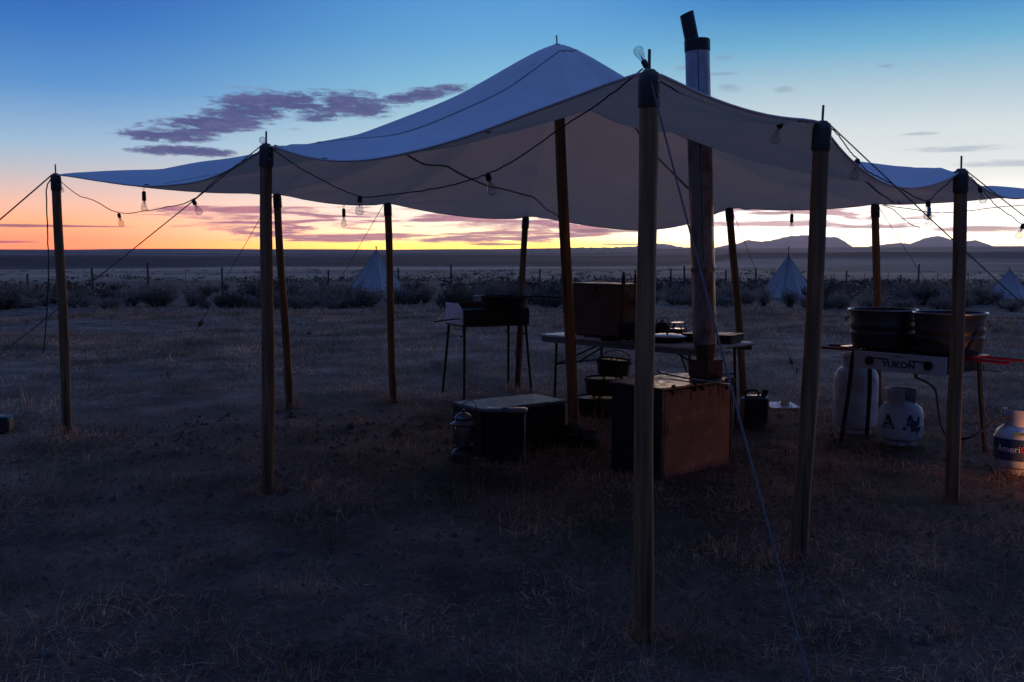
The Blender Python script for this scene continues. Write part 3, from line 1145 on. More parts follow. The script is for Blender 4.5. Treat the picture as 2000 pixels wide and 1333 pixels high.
string = [((114, 352), 8.2, 'bulb lying against the top of the far left corner pole', (0.25, -0.15, 0)),
          ((232, 418), 7.55, 'small bulb at the lowest dip of the left light cord', (0.1, -0.2, 0)),
          ((377, 391), 6.0, 'tilted bulb where the left light cord meets the guy rope', (0.15, -0.42, 0)),
          ((703, 384), 5.55, 'bulb at the low point of the long cord near the middle left pole', (0.05, 0.05, 0)),
          ((952, 340), 4.75, 'tilted bulb on the cord rising towards the near front pole', (0.25, -0.28, 0)),
          ((1526, 237), 4.62, 'bulb under the right front edge between the two near poles', (0.2, 0.28, 0)),
          ((1675, 312), 5.15, 'bulb hanging in the dip right of the leaning right pole', (0.1, 0.15, 0)),
          ((1813, 393), 5.6, 'upper of the two bulbs seen one above the other left of the gas stove pole', (0, 0, 0)),
          ((1913, 366), 6.2, 'tilted bulb just right of the gas stove pole top', (0.1, -0.35, 0)),
          ((1999, 438), 6.7, 'bulb low at the right edge of the picture', (0, 0.35, 0))]
BP = {}
for k, ((x, y), d, lb, tl) in enumerate(string):
    p = P(x, y, d)
    BP[k] = p
    put_bulb(p, lb, tl, False, 0.92 if k in (1, 2) else 1.0)
put_bulb(P(1263, 132, 3.81), 'upright bulb on top of the near front pole', (PI - 0.30, -0.42, 0), False, 0.86)
put_bulb(P(526, 290, 6.10), 'bulb propped on top of the middle left pole', (PI - 0.5, -0.75, 0), False, 0.95)

CORD_GROUP = 'black cords of the string lights'


def cord(pts, label, r_=0.0032, m_='black_cord', k=7):
    pp = smooth_path(pts, k)
    for i in range(1, len(pp) - 1):
        pp[i] = pp[i] + Vector((random.uniform(-1, 1), random.uniform(-1, 1), random.uniform(-1, 1))) * 0.0025
    o_ = MB().tube(pp, r_, 6).build('light_cord', m_, None, True, loc=tuple(pts[0]))
    return tag(o_, label, 'cord', CORD_GROUP)


cord([P(114, 350, 8.2), P(150, 380, 8.0), P(185, 393, 7.8), P(232, 416, 7.55), P(280, 413, 7.2), P(320, 406, 6.6), P(377, 391, 6.0), P(430, 345, 6.05), P(500, 300, 6.15)],
     'light cord dipping from the far left corner pole to the middle left pole')
cord([POLES['L1'] + Vector((0.02, -0.02, -0.01)), P(580, 325, 5.95), P(640, 358, 5.8), P(703, 384, 5.55), P(765, 381, 5.35), P(840, 370, 5.1), P(905, 356, 4.9), P(952, 340, 4.75), P(1010, 310, 4.6), P(1090, 255, 4.3), P(1180, 195, 4.05), P(1255, 135, 3.82)],
     'long light cord from the middle left pole up to the near front pole')
cord([P(1290, 160, 3.84), P(1350, 190, 4.1), P(1420, 210, 4.3), P(1480, 226, 4.5), P(1526, 236, 4.62), P(1570, 238, 4.72), P(1604, 240, 4.82)],
     'light cord under the right front hem between the two near poles')
cord([P(1612, 242, 4.84), P(1635, 262, 4.95), P(1655, 290, 5.05), P(1675, 312, 5.15), P(1695, 335, 5.25), P(1740, 358, 5.35), P(1785, 384, 5.5), P(1813, 392, 5.6), P(1835, 372, 5.7), P(1877, 336, 5.9)],
     'light cord dipping between the leaning right pole and the gas stove pole')
cord([P(1882, 337, 5.9), P(1897, 348, 6.05), P(1913, 365, 6.2), P(1945, 402, 6.45), P(1975, 422, 6.6), P(1999, 438, 6.7), P(2040, 420, 7.0), P(2075, 382, 8.4)],
     'light cord leaving the gas stove pole towards the right edge')
cord([P(1725, 400, 9.6), P(1745, 404, 9.4), P(1775, 408, 9.1), P(1830, 416, 8.9), P(1890, 412, 8.7), P(1950, 405, 8.6), P(2040, 398, 8.6)],
     'slack cord strung low behind the gas stove pole', 0.004)
cord([P(1722, 402, 9.6), P(1742, 408, 9.5), P(1760, 424, 9.4), P(1778, 438, 9.35), P(1797, 445, 9.3)],
     'loose cord end dangling from the back pole behind the gas bottles', 0.004)
cord([P(101, 348, 8.2), P(91, 372, 8.15), P(93, 450, 8.15), P(95, 540, 8.15), P(91, 620, 8.15), P(85, 690, 8.15)],
     'loose black cord hanging down beside the far left corner pole', 0.005)

# ------------------------------------------------------------------ wood stove with its pipe
near = G(1290, 940)
ST = thing('wood_stove', 'boxy sheet iron wood stove with rust brown front and tall stovepipe', 'stove', (near.x, near.y, 0), R(40))
Wd, Dp, Ht = 0.75, 0.46, 0.615
MB().box(0.006, Wd - 0.006, 0.012, Dp, 0.0, Ht - 0.014, bev=0.004).build('body', 'stove_side', ST)
MB().box(0.035, Wd - 0.03, 0.002, 0.013, 0.012, Ht - 0.03, bev=0.002).build('front_panel', 'rust_panel', ST)
for x0 in (0.0, Wd - 0.028):
    MB().box(x0, x0 + 0.028, -0.003, 0.03, 0.0, Ht - 0.016, bev=0.003).build('corner_post', 'black_steel', ST)
MB().box(-0.012, Wd + 0.012, -0.012, Dp + 0.012, Ht - 0.015, Ht, bev=0.004).build('top_plate', 'stove_top', ST)
for (x, y) in ((0.10, 0.0), (0.32, 0.0), (0.40, 0.0), (0.66, 0.0), (0.72, 0.02)):
    MB().box(x, x + 0.022, -0.016, 0.008, Ht - 0.05 - 0.02 * random.random(), Ht + 0.012, bev=0.003).build('clip', 'black_steel', ST)
MB().tube([(0.055, -0.004, 0.30), (0.058, -0.012, 0.33), (0.058, -0.014, 0.36), (0.052, -0.004, 0.385)], 0.005, 6).build('latch', 'brass', ST, True)
runs = MB()
for i in range(11):
    x = random.uniform(0.07, 0.68)
    L = random.uniform(0.02, 0.09)
    w = random.uniform(0.004, 0.012)
    runs.box(x, x + w, -0.0005, 0.004, Ht - 0.03 - L, Ht - 0.03)
runs.build('soot_run', 'rust_black', ST)
# pipe
wm = Matrix.Translation((near.x, near.y, 0)) @ Matrix.Rotation(R(40), 4, 'Z')
inv = wm.inverted()
pb, pt = P(1378, 738, 7.03), P(1362, 100, 7.03)
pb.z = Ht
lb_, lt_ = inv @ pb, inv @ pt
cx, cy = lb_.x, lb_.y
MB().box(cx - 0.088, cx + 0.088, cy - 0.085, cy + 0.085, Ht, Ht + 0.125, bev=0.006).build('pipe_collar', 'chuck_wood_dark', ST)
ax = (lt_ - lb_).normalized()
at_ = lambda z: lb_ + ax * ((z - lb_.z) / ax.z)
MB().tube([at_(Ht + 0.12), at_(Ht + 0.13), at_(Ht + 0.20), at_(Ht + 0.245)], [0.060, 0.062, 0.072, 0.076], 24).build('pipe_adapter', 'rust_black', ST, True)
MB().tube([at_(Ht + 0.235), at_(1.38)], 0.083, 28).build('lower_pipe', 'pipe_stained', ST, True)
MB().tube([at_(1.36), at_(1.375), at_(1.40), at_(1.415)], [0.083, 0.087, 0.087, 0.083], 28).build('pipe_band', 'pipe_stained', ST, True)
MB().tube([at_(1.40), at_(2.50)], 0.084, 28).build('middle_pipe', 'pipe_stained', ST, True)
MB().tube([at_(2.48), at_(2.93)], 0.0845, 28).build('upper_pipe', 'galv_pipe', ST, True)
sm = MB()
for j in range(2):
    pass
sd = (Vector((near.x, near.y, 0)) * -1).normalized()
sdl = inv.to_3x3() @ sd
sm.tube([at_(1.42) + sdl * 0.0835, at_(2.9) + sdl * 0.0845], 0.003, 6)
sm.build('pipe_seam', 'rust_black', ST)
MB().tube([at_(2.875), at_(2.878), at_(2.952), at_(2.958)], [0.085, 0.0885, 0.0885, 0.083], 28).build('pipe_cap', 'black_steel', ST, True)
c0 = inv @ P(1357, 108, 7.03)
c1 = inv @ P(1341, 27, 7.03)
chim = MB()
n_ = 20
dirc = (c1 - c0).normalized()
a_ = dirc.cross(Vector((0, 0, 1))).normalized()
b_ = a_.cross(dirc)
lw_ = inv.to_3x3() @ Vector((1, 0, 0))
rings = []
for pp, slant in ((c0, 0.0), (c1, 0.10), ):
    rg = []
    for j in range(n_):
        q = a_ * math.cos(2 * PI * j / n_) * 0.049 + b_ * math.sin(2 * PI * j / n_) * 0.049
        off_ = dirc * (q.dot(lw_) * slant * 2.0)
        rg.append(tuple(pp + q + off_))
    rings.append(rg)
chim.loft(rings)
chim.build('chimney_pipe', 'black_steel', ST, True)

# poker lying across the stove
p0, p1 = G(1283, 731, Ht + 0.012), G(1425, 752, Ht + 0.012)
o_ = MB().tube([p0 + Vector((0, 0, 0.03)), p0 + Vector((0.02, -0.01, 0.012)), p0.lerp(p1, 0.5), p1], [0.008, 0.008, 0.007, 0.006], 8).build('stove_poker', 'tin', None, True, loc=tuple(p1))
tag(o_, 'iron poker lying across the top of the wood stove', 'poker')

# ------------------------------------------------------------------ dutch ovens, stacked
OV = 'stacked cast iron dutch ovens'


def dutch_oven(loc, r_, h, tilt, label, bail_up, feet=True):
    root_ = thing('dutch_oven', label, 'dutch oven', loc, 0.4, OV)
    root_.rotation_euler = tilt
    MB().lathe([(r_ * 0.90, 0.022), (r_ * 0.93, 0.03), (r_ * 0.985, h * 0.6), (r_, h - 0.012), (r_ * 1.06, h - 0.008), (r_ * 1.06, h), (r_ * 0.97, h), (r_ * 0.94, h * 0.6), (r_ * 0.88, 0.035)], 32).build('pot', 'cast_iron', root_, True)
    lid = MB().lathe([(r_ * 1.04, h + 0.001), (r_ * 1.07, h + 0.004), (r_ * 1.07, h + 0.024), (r_ * 1.03, h + 0.026), (r_ * 1.01, h + 0.012), (r_ * 0.5, h + 0.018), (0.002, h + 0.020)], 32).build('lid', 'cast_iron', root_, True)
    MB().tube(smooth_path([(-0.03, 0, h + 0.016), (-0.018, 0, h + 0.034), (0.018, 0, h + 0.034), (0.03, 0, h + 0.016)], 4), 0.006, 6).build('lid_handle', 'cast_iron', lid, True)
    if feet:
        for k in range(3):
            a = k * 2 * PI / 3 + 0.5
            MB().tube([(r_ * 0.72 * math.cos(a), r_ * 0.72 * math.sin(a), 0.026), (r_ * 0.75 * math.cos(a), r_ * 0.75 * math.sin(a), 0.0)], [0.014, 0.009], 8).build('foot', 'cast_iron', root_, True)
    pts = []
    for k in range(13):
        a = PI * k / 12
        q = R(62 if bail_up else -4)
        pts.append((r_ * 1.10 * math.cos(a), -r_ * 1.05 * math.sin(a) * math.cos(q), h - 0.025 + r_ * 1.05 * math.sin(a) * math.sin(q)))
    MB().tube(pts, 0.0042, 6).build('bail', 'black_steel', root_, True)
    return root_


ob = G(1166, 815)
dutch_oven((ob.x, ob.y, 0.0), 0.185, 0.165, (0, 0, 0.3), 'largest dutch oven, bottom of the stack beside the wood stove', False)
dutch_oven((ob.x + 0.06, ob.y - 0.02, 0.192), 0.172, 0.15, (0, 0, 1.2), 'middle dutch oven of the stack beside the wood stove', False)
dutch_oven((ob.x + 0.135, ob.y - 0.03, 0.372), 0.148, 0.14, (0.02, 0.075, 0.2), 'topmost dutch oven, tilted with its wire bail raised', True)

# ------------------------------------------------------------------ folding table
N1, N2, N3 = G(1053, 653, 0.74), G(1375, 681, 0.74), G(1486, 670, 0.74)
ua = math.atan2(N2.y - N1.y, N2.x - N1.x)
TL, TW = 1.83, 0.76
TB = thing('folding_table', 'long white folding table with grey legs, loaded with cooking gear', 'table', (N1.x, N1.y, 0), ua)
tmx = Matrix.Translation((N1.x, N1.y, 0)) @ Matrix.Rotation(ua, 4, 'Z')
MB().box(0, TL, 0, TW, 0.712, 0.742, bev=0.012).build('tabletop', 'table_top', TB, True)
MB().box(0.02, TL - 0.02, 0.015, 0.028, 0.672, 0.712).box(0.02, TL - 0.02, TW - 0.028, TW - 0.015, 0.672, 0.712).build('apron', 'table_edge', TB)
for x, ins in ((0.16, 1), (TL - 0.16, -1)):
    for y in (0.07, TW - 0.07):
        MB().tube([(x, y, 0.70), (x - ins * 0.03, y, 0.02), (x - ins * 0.031, y, 0.0)], [0.0125, 0.0125, 0.015], 10).build('leg', 'black_steel', TB, True)
    MB().tube([(x - ins * 0.01, 0.07, 0.47), (x - ins * 0.01, TW - 0.07, 0.47)], 0.010, 8).build('crossbar', 'black_steel', TB, True)
    MB().tube([(x - ins * 0.008, TW / 2, 0.47), (x + ins * 0.46, TW / 2 - 0.05, 0.70)], 0.009, 8).tube([(x, 0.07, 0.47), (x + ins * 0.36, TW / 2, 0.69)], 0.008, 8).build('brace', 'black_steel', TB, True)


def on_table(x, y, z=0.744):
    return tmx @ Vector((x, y, z))


# chuck box
A, B = G(1117, 654, 0.744), G(1213, 662, 0.744)
ca = math.atan2(B.y - A.y, B.x - A.x)
CL, CD, CH = (B - A).length, 0.40, 0.475
CB = thing('chuck_box', 'tall brown wooden chuck box standing on the left half of the table', 'box', A, ca)
MB().box(0, CL, 0.012, CD, 0.0, CH - 0.012, bev=0.003).build('case', 'chuck_wood', CB)
MB().box(0.014, CL - 0.014, -0.004, 0.0115, 0.014, CH - 0.02, bev=0.003).build('front_door', 'chuck_wood', CB)
MB().box(-0.008, CL + 0.008, -0.006, CD + 0.008, CH - 0.011, CH, bev=0.003).build('lid', 'chest_lid', CB)
MB().box(CL + 0.0015, CL + 0.012, 0.015, CD - 0.01, 0.0, CH - 0.02, bev=0.003).build('side_panel', 'chuck_wood_dark', CB)
MB().box(CL + 0.013, CL + 0.028, 0.06, CD - 0.02, CH - 0.115, CH - 0.088, bev=0.003).build('utensil_rail', 'chuck_wood', CB)
MB().tube([(CL * 0.50, -0.008, CH - 0.03), (CL * 0.44, -0.012, CH - 0.115), (CL * 0.57, -0.012, CH - 0.115), (CL * 0.505, -0.008, CH - 0.03)], 0.0045, 6).build('door_pull', 'black_steel', CB, True)
for z in (0.10, 0.34):
    MB().box(CL - 0.03, CL - 0.008, -0.009, -0.0035, z, z + 0.05).build('hinge', 'black_steel', CB)
cmx = Matrix.Translation(A) @ Matrix.Rotation(ca, 4, 'Z')
# hanging mug and ladle on its side
mg = cmx @ Vector((CL + 0.05, 0.21, CH - 0.21))
mug = thing('tin_mug', 'tin mug hanging on the side of the chuck box', 'mug', mg, ca)
MB().lathe([(0.036, 0), (0.038, 0.004), (0.038, 0.078), (0.040, 0.082), (0.036, 0.08), (0.035, 0.006)], 18).build('cup', 'tin', mug, True)
MB().tube(smooth_path([(-0.037, 0, 0.065), (-0.062, 0, 0.06), (-0.062, 0, 0.03), (-0.037, 0, 0.018)], 4), 0.004, 6).build('handle', 'tin', mug, True)
# things on the lid
for k, (y, h, r_, lb) in enumerate(((0.06, 0.10, 0.019, 'left dark bottle at the right end of the chuck box lid'), (0.21, 0.115, 0.012, 'slim middle bottle at the right end of the chuck box lid'),
                                    (0.30, 0.10, 0.018, 'right dark bottle at the right end of the chuck box lid'))):
    q = cmx @ Vector((CL - 0.03 + 0.006 * k, y, CH))
    bt = thing('bottle', lb, 'bottle', q, 0, 'dark bottles on the chuck box')
    MB().lathe([(r_ * 0.95, 0), (r_, 0.004), (r_, h * 0.6), (r_ * 0.55, h * 0.78), (r_ * 0.5, h * 0.86)], 14).build('body', 'black_plastic', bt, True)
    MB().lathe([(r_ * 0.62, h * 0.86), (r_ * 0.66, h * 0.87), (r_ * 0.66, h), (r_ * 0.5, h + 0.002)], 12).build('cap', 'chuck_wood_dark', bt, True)
q0 = cmx @ Vector((0.18, 0.16, CH + 0.006))
fk = thing('camp_fork', 'long iron fork with an upturned end lying on the chuck box', 'fork', q0, ca)
MB().tube(smooth_path([(-0.06, 0.0, 0.055), (-0.035, 0, 0.02), (0.0, 0, 0.008), (0.2, 0.02, 0.006), (0.42, 0.06, 0.002)], 5), 0.006, 6).build('shaft', 'black_steel', fk, True)
MB().tube([(0.24, 0.03, 0.006), (0.27, 0.05, 0.075)], 0.003, 6).tube([(0.30, 0.035, 0.006), (0.42, 0.0, 0.004)], 0.004, 6).build('tine', 'black_steel', fk, True)

# pans and gear on the table
def skillet(name, label, loc, r_, h, handle, rot, m_='cast_iron', lift=0.0, grp=None):
    root_ = thing(name, label, 'pan', loc, rot, grp)
    MB().lathe([(r_ * 0.80, 0.0), (r_ * 0.82, 0.003), (r_ * 0.97, h - 0.008), (r_, h - 0.004), (r_, h), (r_ * 0.96, h), (r_ * 0.80, 0.008), (0.002, 0.008)], 36).build('bowl', m_, root_, True)
    if handle:
        MB().tube([(r_ * 0.96, 0, h - 0.01), (r_ + 0.05, 0, h - 0.002), (r_ + handle * 0.5, 0, h + lift * 0.5), (r_ + handle, 0, h + lift)], [0.010, 0.008, 0.009, 0.011], 8).build('handle', m_, root_, True)
    return root_


pot = dutch_oven(tuple(G(1226, 668, 0.744)), 0.10, 0.13, (0, 0, 0.9), 'black lidded pot on the table against the chuck box', False)
pot['group'] = 'black pots on the table'
pp = G(1190, 666, 0.744)
skillet('skillet', 'small black skillet on the table left of the lidded pot', pp, 0.085, 0.04, 0.13, R(172))
kt = thing('kettle', 'small dark kettle standing on the table behind the near pole', 'kettle', G(1293, 656, 0.744), 0.2)
MB().lathe([(0.075, 0), (0.08, 0.006), (0.082, 0.05), (0.07, 0.095), (0.045, 0.115)], 24).build('body', 'cast_iron', kt, True)
MB().lathe([(0.046, 0.114), (0.05, 0.117), (0.03, 0.126), (0.008, 0.13), (0.012, 0.142), (0.004, 0.148)], 18).build('lid', 'cast_iron', kt, True)
MB().tube([(0.072, 0, 0.05), (0.105, 0, 0.075), (0.125, 0, 0.10)], [0.014, 0.010, 0.008], 8).build('spout', 'cast_iron', kt, True)
MB().tube(smooth_path([(-0.06, 0, 0.10), (-0.04, 0, 0.16), (0.04, 0, 0.16), (0.06, 0, 0.10)], 5), 0.004, 6).build('handle', 'black_steel', kt, True)
# camp toaster: a folding tin pyramid frame
ts = thing('camp_toaster', 'folding tin camp toaster with slanted wire sides on the table', 'toaster', G(1322, 657, 0.744), ua + 0.35)
w0, w1, hh = 0.095, 0.045, 0.125
for sx in (-1, 1):
    MB().prism([(sx * w0, 0), (sx * (w0 - 0.012), 0), (sx * (w1 - 0.010), hh), (sx * w1, hh)], -0.07, -0.064).prism([(sx * w0, 0), (sx * (w0 - 0.012), 0), (sx * (w1 - 0.010), hh), (sx * w1, hh)], 0.064, 0.07).build('side_frame', 'black_steel', ts)
MB().box(-w1, w1, -0.07, 0.07, hh - 0.008, hh).build('top_frame', 'tin', ts)
MB().box(-0.06, 0.06, -0.058, 0.058, 0.002, 0.062).build('core', 'chuck_wood_dark', ts)
MB().box(-0.055, 0.055, -0.055, 0.055, 0.0635, 0.070).build('tray', 'tin', ts)
MB().tube(smooth_path([(0.09, 0, 0.03), (0.135, 0.0, 0.05), (0.17, 0, 0.01)], 4), 0.004, 6).build('wire_handle', 'black_steel', ts, True)
q = G(1303, 668, 0.744)
gd = skillet('griddle_pan', 'wide black griddle pan near the table front edge beside the stovepipe', q, 0.165, 0.045, 0.0, ua)
ld = thing('pan_lid', 'shallow pale metal lid resting on the wide black griddle pan', 'lid', (q.x, q.y, q.z + 0.046), 0)
MB().lathe([(0.168, 0.0), (0.170, 0.004), (0.15, 0.012), (0.08, 0.022), (0.004, 0.025)], 36).build('dome', 'tub_rim', ld, True)
MB().lathe([(0.008, 0.024), (0.012, 0.036), (0.014, 0.046), (0.004, 0.05)], 12).build('knob', 'cast_iron', ld, True)
q = on_table(1.585, 0.50)
tr_ = thing('cook_tray', 'low dark rectangular roasting tray at the right end of the table', 'tray', q, ua + 0.25)
MB().loft([[(-0.20, -0.13, 0), (0.20, -0.13, 0), (0.20, 0.13, 0), (-0.20, 0.13, 0)], [(-0.22, -0.15, 0.065), (0.22, -0.15, 0.065), (0.22, 0.15, 0.065), (-0.22, 0.15, 0.065)],
           [(-0.21, -0.14, 0.065), (0.21, -0.14, 0.065), (0.21, 0.14, 0.065), (-0.21, 0.14, 0.065)], [(-0.195, -0.125, 0.006), (0.195, -0.125, 0.006), (0.195, 0.125, 0.006), (-0.195, 0.125, 0.006)]]).build('pan', 'black_steel', tr_)
MB().box(-0.225, 0.225, -0.155, 0.155, 0.0655, 0.072, bev=0.002).build('rim', 'stove_side', tr_)
q = on_table(1.22, 0.12)
sp = thing('serving_spoon', 'metal spoon lying near the front edge of the table', 'spoon', q, ua + 0.4)
MB().tube([(-0.12, 0, 0.006), (0.06, 0, 0.006)], 0.005, 6).build('handle', 'tin', sp, True)
MB().lathe([(0.004, 0.001), (0.028, 0.006), (0.030, 0.012), (0.026, 0.010)], 16, Matrix.Translation((0.085, 0, 0))).build('bowl', 'chrome', sp, True)

# ------------------------------------------------------------------ two burner camp cooker (left), pan and tongs
c1, c2 = Vector((-0.50, 10.05)), Vector((0.175, 10.28))
ka = R(25)
KL, KD = 0.75, 0.47
CK = thing('camp_cooker', 'two burner camp cooker on four dark legs with pale wind guard', 'stove', (c1.x, c1.y, 0), ka)
z0 = 0.735
MB().box(0, KL, 0, KD, z0, z0 + 0.022, bev=0.003).build('tray', 'black_steel', CK)
MB().box(0.012, KL - 0.012, 0.002, 0.012, z0 + 0.023, z0 + 0.175).build('front_panel', 'stove_side', CK)
MB().box(0.012, KL - 0.012, KD - 0.012, KD - 0.004, z0 + 0.023, z0 + 0.232).build('back_guard', 'chuck_wood_dark', CK)
for x0, m_ in ((0.0, 'white_steel'), (KL - 0.008, 'stove_side')):
    poly = [(0.0, z0 + 0.023), (KD, z0 + 0.023), (KD, z0 + 0.235), (0.13, z0 + 0.235), (0.0, z0 + 0.165)]
    mb = MB()
    mb.add([(x0, y, z) for y, z in poly] + [(x0 + 0.008, y, z) for y, z in poly], [(0, 1, 2, 3, 4), (9, 8, 7, 6, 5)] + [(i, i + 5, (i + 1) % 5 + 5, (i + 1) % 5) for i in range(5)])
    mb.build('wind_guard', m_, CK)
MB().box(KL * 0.685, KL * 0.70, -0.004, 0.0015, z0 + 0.024, z0 + 0.175).build('divider', 'black_steel', CK)
for (x, y, ex, ey) in ((0.03, 0.02, -0.02, -0.03), (KL - 0.03, 0.02, 0.05, -0.04), (0.03, KD - 0.02, -0.06, 0.05), (KL - 0.03, KD - 0.02, 0.02, 0.05)):
    lg = MB().tube([(x, y, z0 + 0.02), (x + ex * 0.25, y + ey * 0.25, z0 * 0.75), (x + ex, y + ey, 0.0)], [0.016, 0.015, 0.014], 10).build('leg', 'black_steel', CK, True)
    kx, ky = x + ex * 0.18, y + ey * 0.18
    MB().tube([(kx, ky, z0 - 0.09), (kx - 0.03, ky, z0 - 0.09), (kx - 0.031, ky, z0 - 0.09), (kx - 0.042, ky, z0 - 0.09)], [0.005, 0.005, 0.012, 0.012], 8).build('clamp_screw', 'black_steel', lg, True)
kmx = Matrix.Translation((c1.x, c1.y, 0)) @ Matrix.Rotation(ka, 4, 'Z')
for bx in (0.19, 0.52):
    MB().lathe([(0.05, z0 + 0.022), (0.06, z0 + 0.03), (0.06, z0 + 0.06), (0.03, z0 + 0.07)], 18, Matrix.Translation((bx, KD / 2, 0))).build('burner', 'cast_iron', CK, True)
gr = MB()
for k in range(9):
    x = 0.03 + k * (KL - 0.06) / 8
    gr.tube([(x, 0.02, z0 + 0.170), (x, KD - 0.02, z0 + 0.170)], 0.004, 5)
gr.build('grate', 'black_steel', CK)
wp = P(986, 600, 10.36)
sk = skillet('large_skillet', 'very wide black skillet with a long thin handle on the camp cooker', (wp.x, wp.y, 0.912), 0.262, 0.135, 0.42, R(-12), lift=-0.02)
MB().tube(smooth_path([(-0.255, -0.02, 0.118), (-0.305, -0.015, 0.128), (-0.305, 0.015, 0.128), (-0.255, 0.02, 0.118)], 4), 0.006, 6).build('loop_handle', 'tin', sk, True)
tp0 = kmx @ Vector((-0.005, 0.08, z0 + 0.052))
tg = thing('tongs', 'long dark tongs sticking out left from the camp cooker', 'tongs', tp0, ka)
for dy_ in (-0.02, 0.02):
    MB().tube([(0.05, dy_ * 0.5 + 0.0, 0.03), (-0.03, dy_, 0.032), (-0.20, dy_ * 1.4, 0.018), (-0.27, dy_ * 0.6, 0.008)], [0.005, 0.006, 0.006, 0.008], 6).build('arm', 'black_steel', tg, True)
MB().tube([(0.03, -0.03, 0.03), (0.035, -0.035, -0.03), (0.03, -0.04, -0.12)], [0.006, 0.011, 0.013], 8).build('grip', 'black_plastic', tg, True)

# ------------------------------------------------------------------ chest, cooler, lantern, sack
chh = 0.365
Nn, Rr = G(941, 799, chh), G(1106, 782, chh)
ha = math.atan2(Rr.y - Nn.y, Rr.x - Nn.x)
HL, HD = (Rr - Nn).length, 0.42
CS = thing('storage_chest', 'long low dark chest with a pale scuffed lid, left of the wood stove', 'chest', (Nn.x, Nn.y, 0), ha)
MB().box(0, HL, 0, HD, 0, chh - 0.03, bev=0.01).build('body', 'chest_side', CS)
MB().box(-0.008, HL + 0.008, -0.008, HD + 0.008, chh - 0.0295, chh, bev=0.008).build('lid', 'chest_lid', CS)
for y in (0.12, HL - 0.16):
    MB().box(y, y + 0.05, -0.014, -0.001, chh - 0.09, chh - 0.02, bev=0.003).build('latch', 'black_steel', CS)
MB().tube(smooth_path([(-0.006, 0.13, 0.22), (-0.03, 0.15, 0.19), (-0.03, 0.27, 0.19), (-0.006, 0.29, 0.22)], 4), 0.007, 6).build('side_handle', 'black_steel', CS, True)
q0, q1 = G(948, 903), G(1025, 905)
CO = thing('cooler', 'small dark cooler with a pale lid in front of the long chest', 'cooler', (q0.x, q0.y, 0), math.atan2(q1.y - q0.y, q1.x - q0.x))
ow = (q1 - q0).length
MB().loft([[(0.012, 0.01, 0), (ow - 0.012, 0.01, 0), (ow - 0.012, 0.10, 0), (0.012, 0.10, 0)], [(0.0, 0.0, 0.35), (ow, 0.0, 0.35), (ow, 0.12, 0.35), (0.0, 0.12, 0.35)]]).build('tub', 'chest_side', CO)
MB().box(-0.01, ow + 0.01, -0.01, 0.13, 0.351, 0.385, bev=0.012).build('lid', 'chest_lid', CO, True)
MB().box(ow * 0.40, ow * 0.58, 0.035, 0.07, 0.3855, 0.392, bev=0.003).build('lid_handle', 'black_plastic', CO)
MB().box(ow - 0.006, ow + 0.004, -0.006, 0.006, 0.02, 0.35).build('edge_trim', 'tin', CO)

lp = Vector((-0.348, 7.05, 0))
LN = thing('gas_lantern', 'old gas lantern with a bright vent hood before the long chest', 'lantern', lp, 0.3)
MB().lathe([(0.070, 0), (0.082, 0.008), (0.088, 0.03), (0.086, 0.065), (0.070, 0.085), (0.030, 0.10)], 24).build('fount', 'lantern_green', LN, True)
MB().lathe([(0.058, 0.118), (0.064, 0.125), (0.066, 0.18), (0.064, 0.25), (0.058, 0.262)], 24).build('globe', 'bulb_glass', LN, True)
MB().lathe([(0.026, 0.098), (0.030, 0.105), (0.030, 0.116), (0.066, 0.118), (0.07, 0.112), (0.028, 0.096)], 24).build('collar', 'black_steel', LN, True)
MB().lathe([(0.066, 0.264), (0.094, 0.266), (0.096, 0.274), (0.072, 0.286), (0.060, 0.300), (0.064, 0.316), (0.055, 0.335), (0.028, 0.352), (0.010, 0.358), (0.012, 0.372), (0.006, 0.378)], 28).build('vent_hood', 'chrome', LN, True)
for k in range(4):
    a = k * PI / 2 + 0.5
    MB().tube([(0.074 * math.cos(a), 0.074 * math.sin(a), 0.085), (0.074 * math.cos(a), 0.074 * math.sin(a), 0.268)], 0.003, 6).build('cage_wire', 'black_steel', LN)
MB().tube([(0, 0, 0.10), (0, 0, 0.19)], [0.012, 0.02], 10).build('mantle', 'chest_lid', LN, True)
MB().tube([(-0.075, -0.04, 0.045), (-0.110, -0.055, 0.048), (-0.112, -0.055, 0.048), (-0.125, -0.06, 0.05)], [0.008, 0.008, 0.016, 0.015], 10).build('pump_knob', 'chrome', LN, True)
MB().tube([(0.06, -0.06, 0.03), (0.085, -0.085, 0.035)], [0.010, 0.009], 8).build('valve', 'brass', LN, True)
pts = []
for k in range(17):
    a = PI * k / 16
    pts.append((0.088 * math.cos(a) + 0.055 * math.sin(a), 0.02, 0.27 + 0.165 * math.sin(a)))
MB().tube(pts, 0.0028, 6).build('bail', 'black_steel', LN, True)

# crumpled sack by the centre pole
vs_, fs_ = [], []
nu, nv = 22, 12
sc = G(1122, 872)
for i in range(nv + 1):
    for j in range(nu):
        a, b2 = 2 * PI * j / nu, PI * i / nv
        p = Vector((math.cos(a) * math.sin(b2), math.sin(a) * math.sin(b2), math.cos(b2)))
        k = 1 + 0.55 * mnoise.fractal(p * 1.9 + Vector((3, 1, 4)), 0.8, 2.0, 4)
        vs_.append((p.x * 0.155 * k, p.y * 0.13 * k, max(-0.02, 0.05 + p.z * 0.10 * k)))
for i in range(nv):
    for j in range(nu):
        k = (j + 1) % nu
        fs_.append((i * nu + j, i * nu + k, (i + 1) * nu + k, (i + 1) * nu + j))
o_ = MB().add(vs_, fs_).build('cloth_sack', 'cloth_dark', None, True)
o_.location = (sc.x + 0.02, sc.y, 0)
o_.rotation_euler.z = -0.5
tag(o_, 'crumpled dark sack lying at the foot of the centre pole', 'sack')

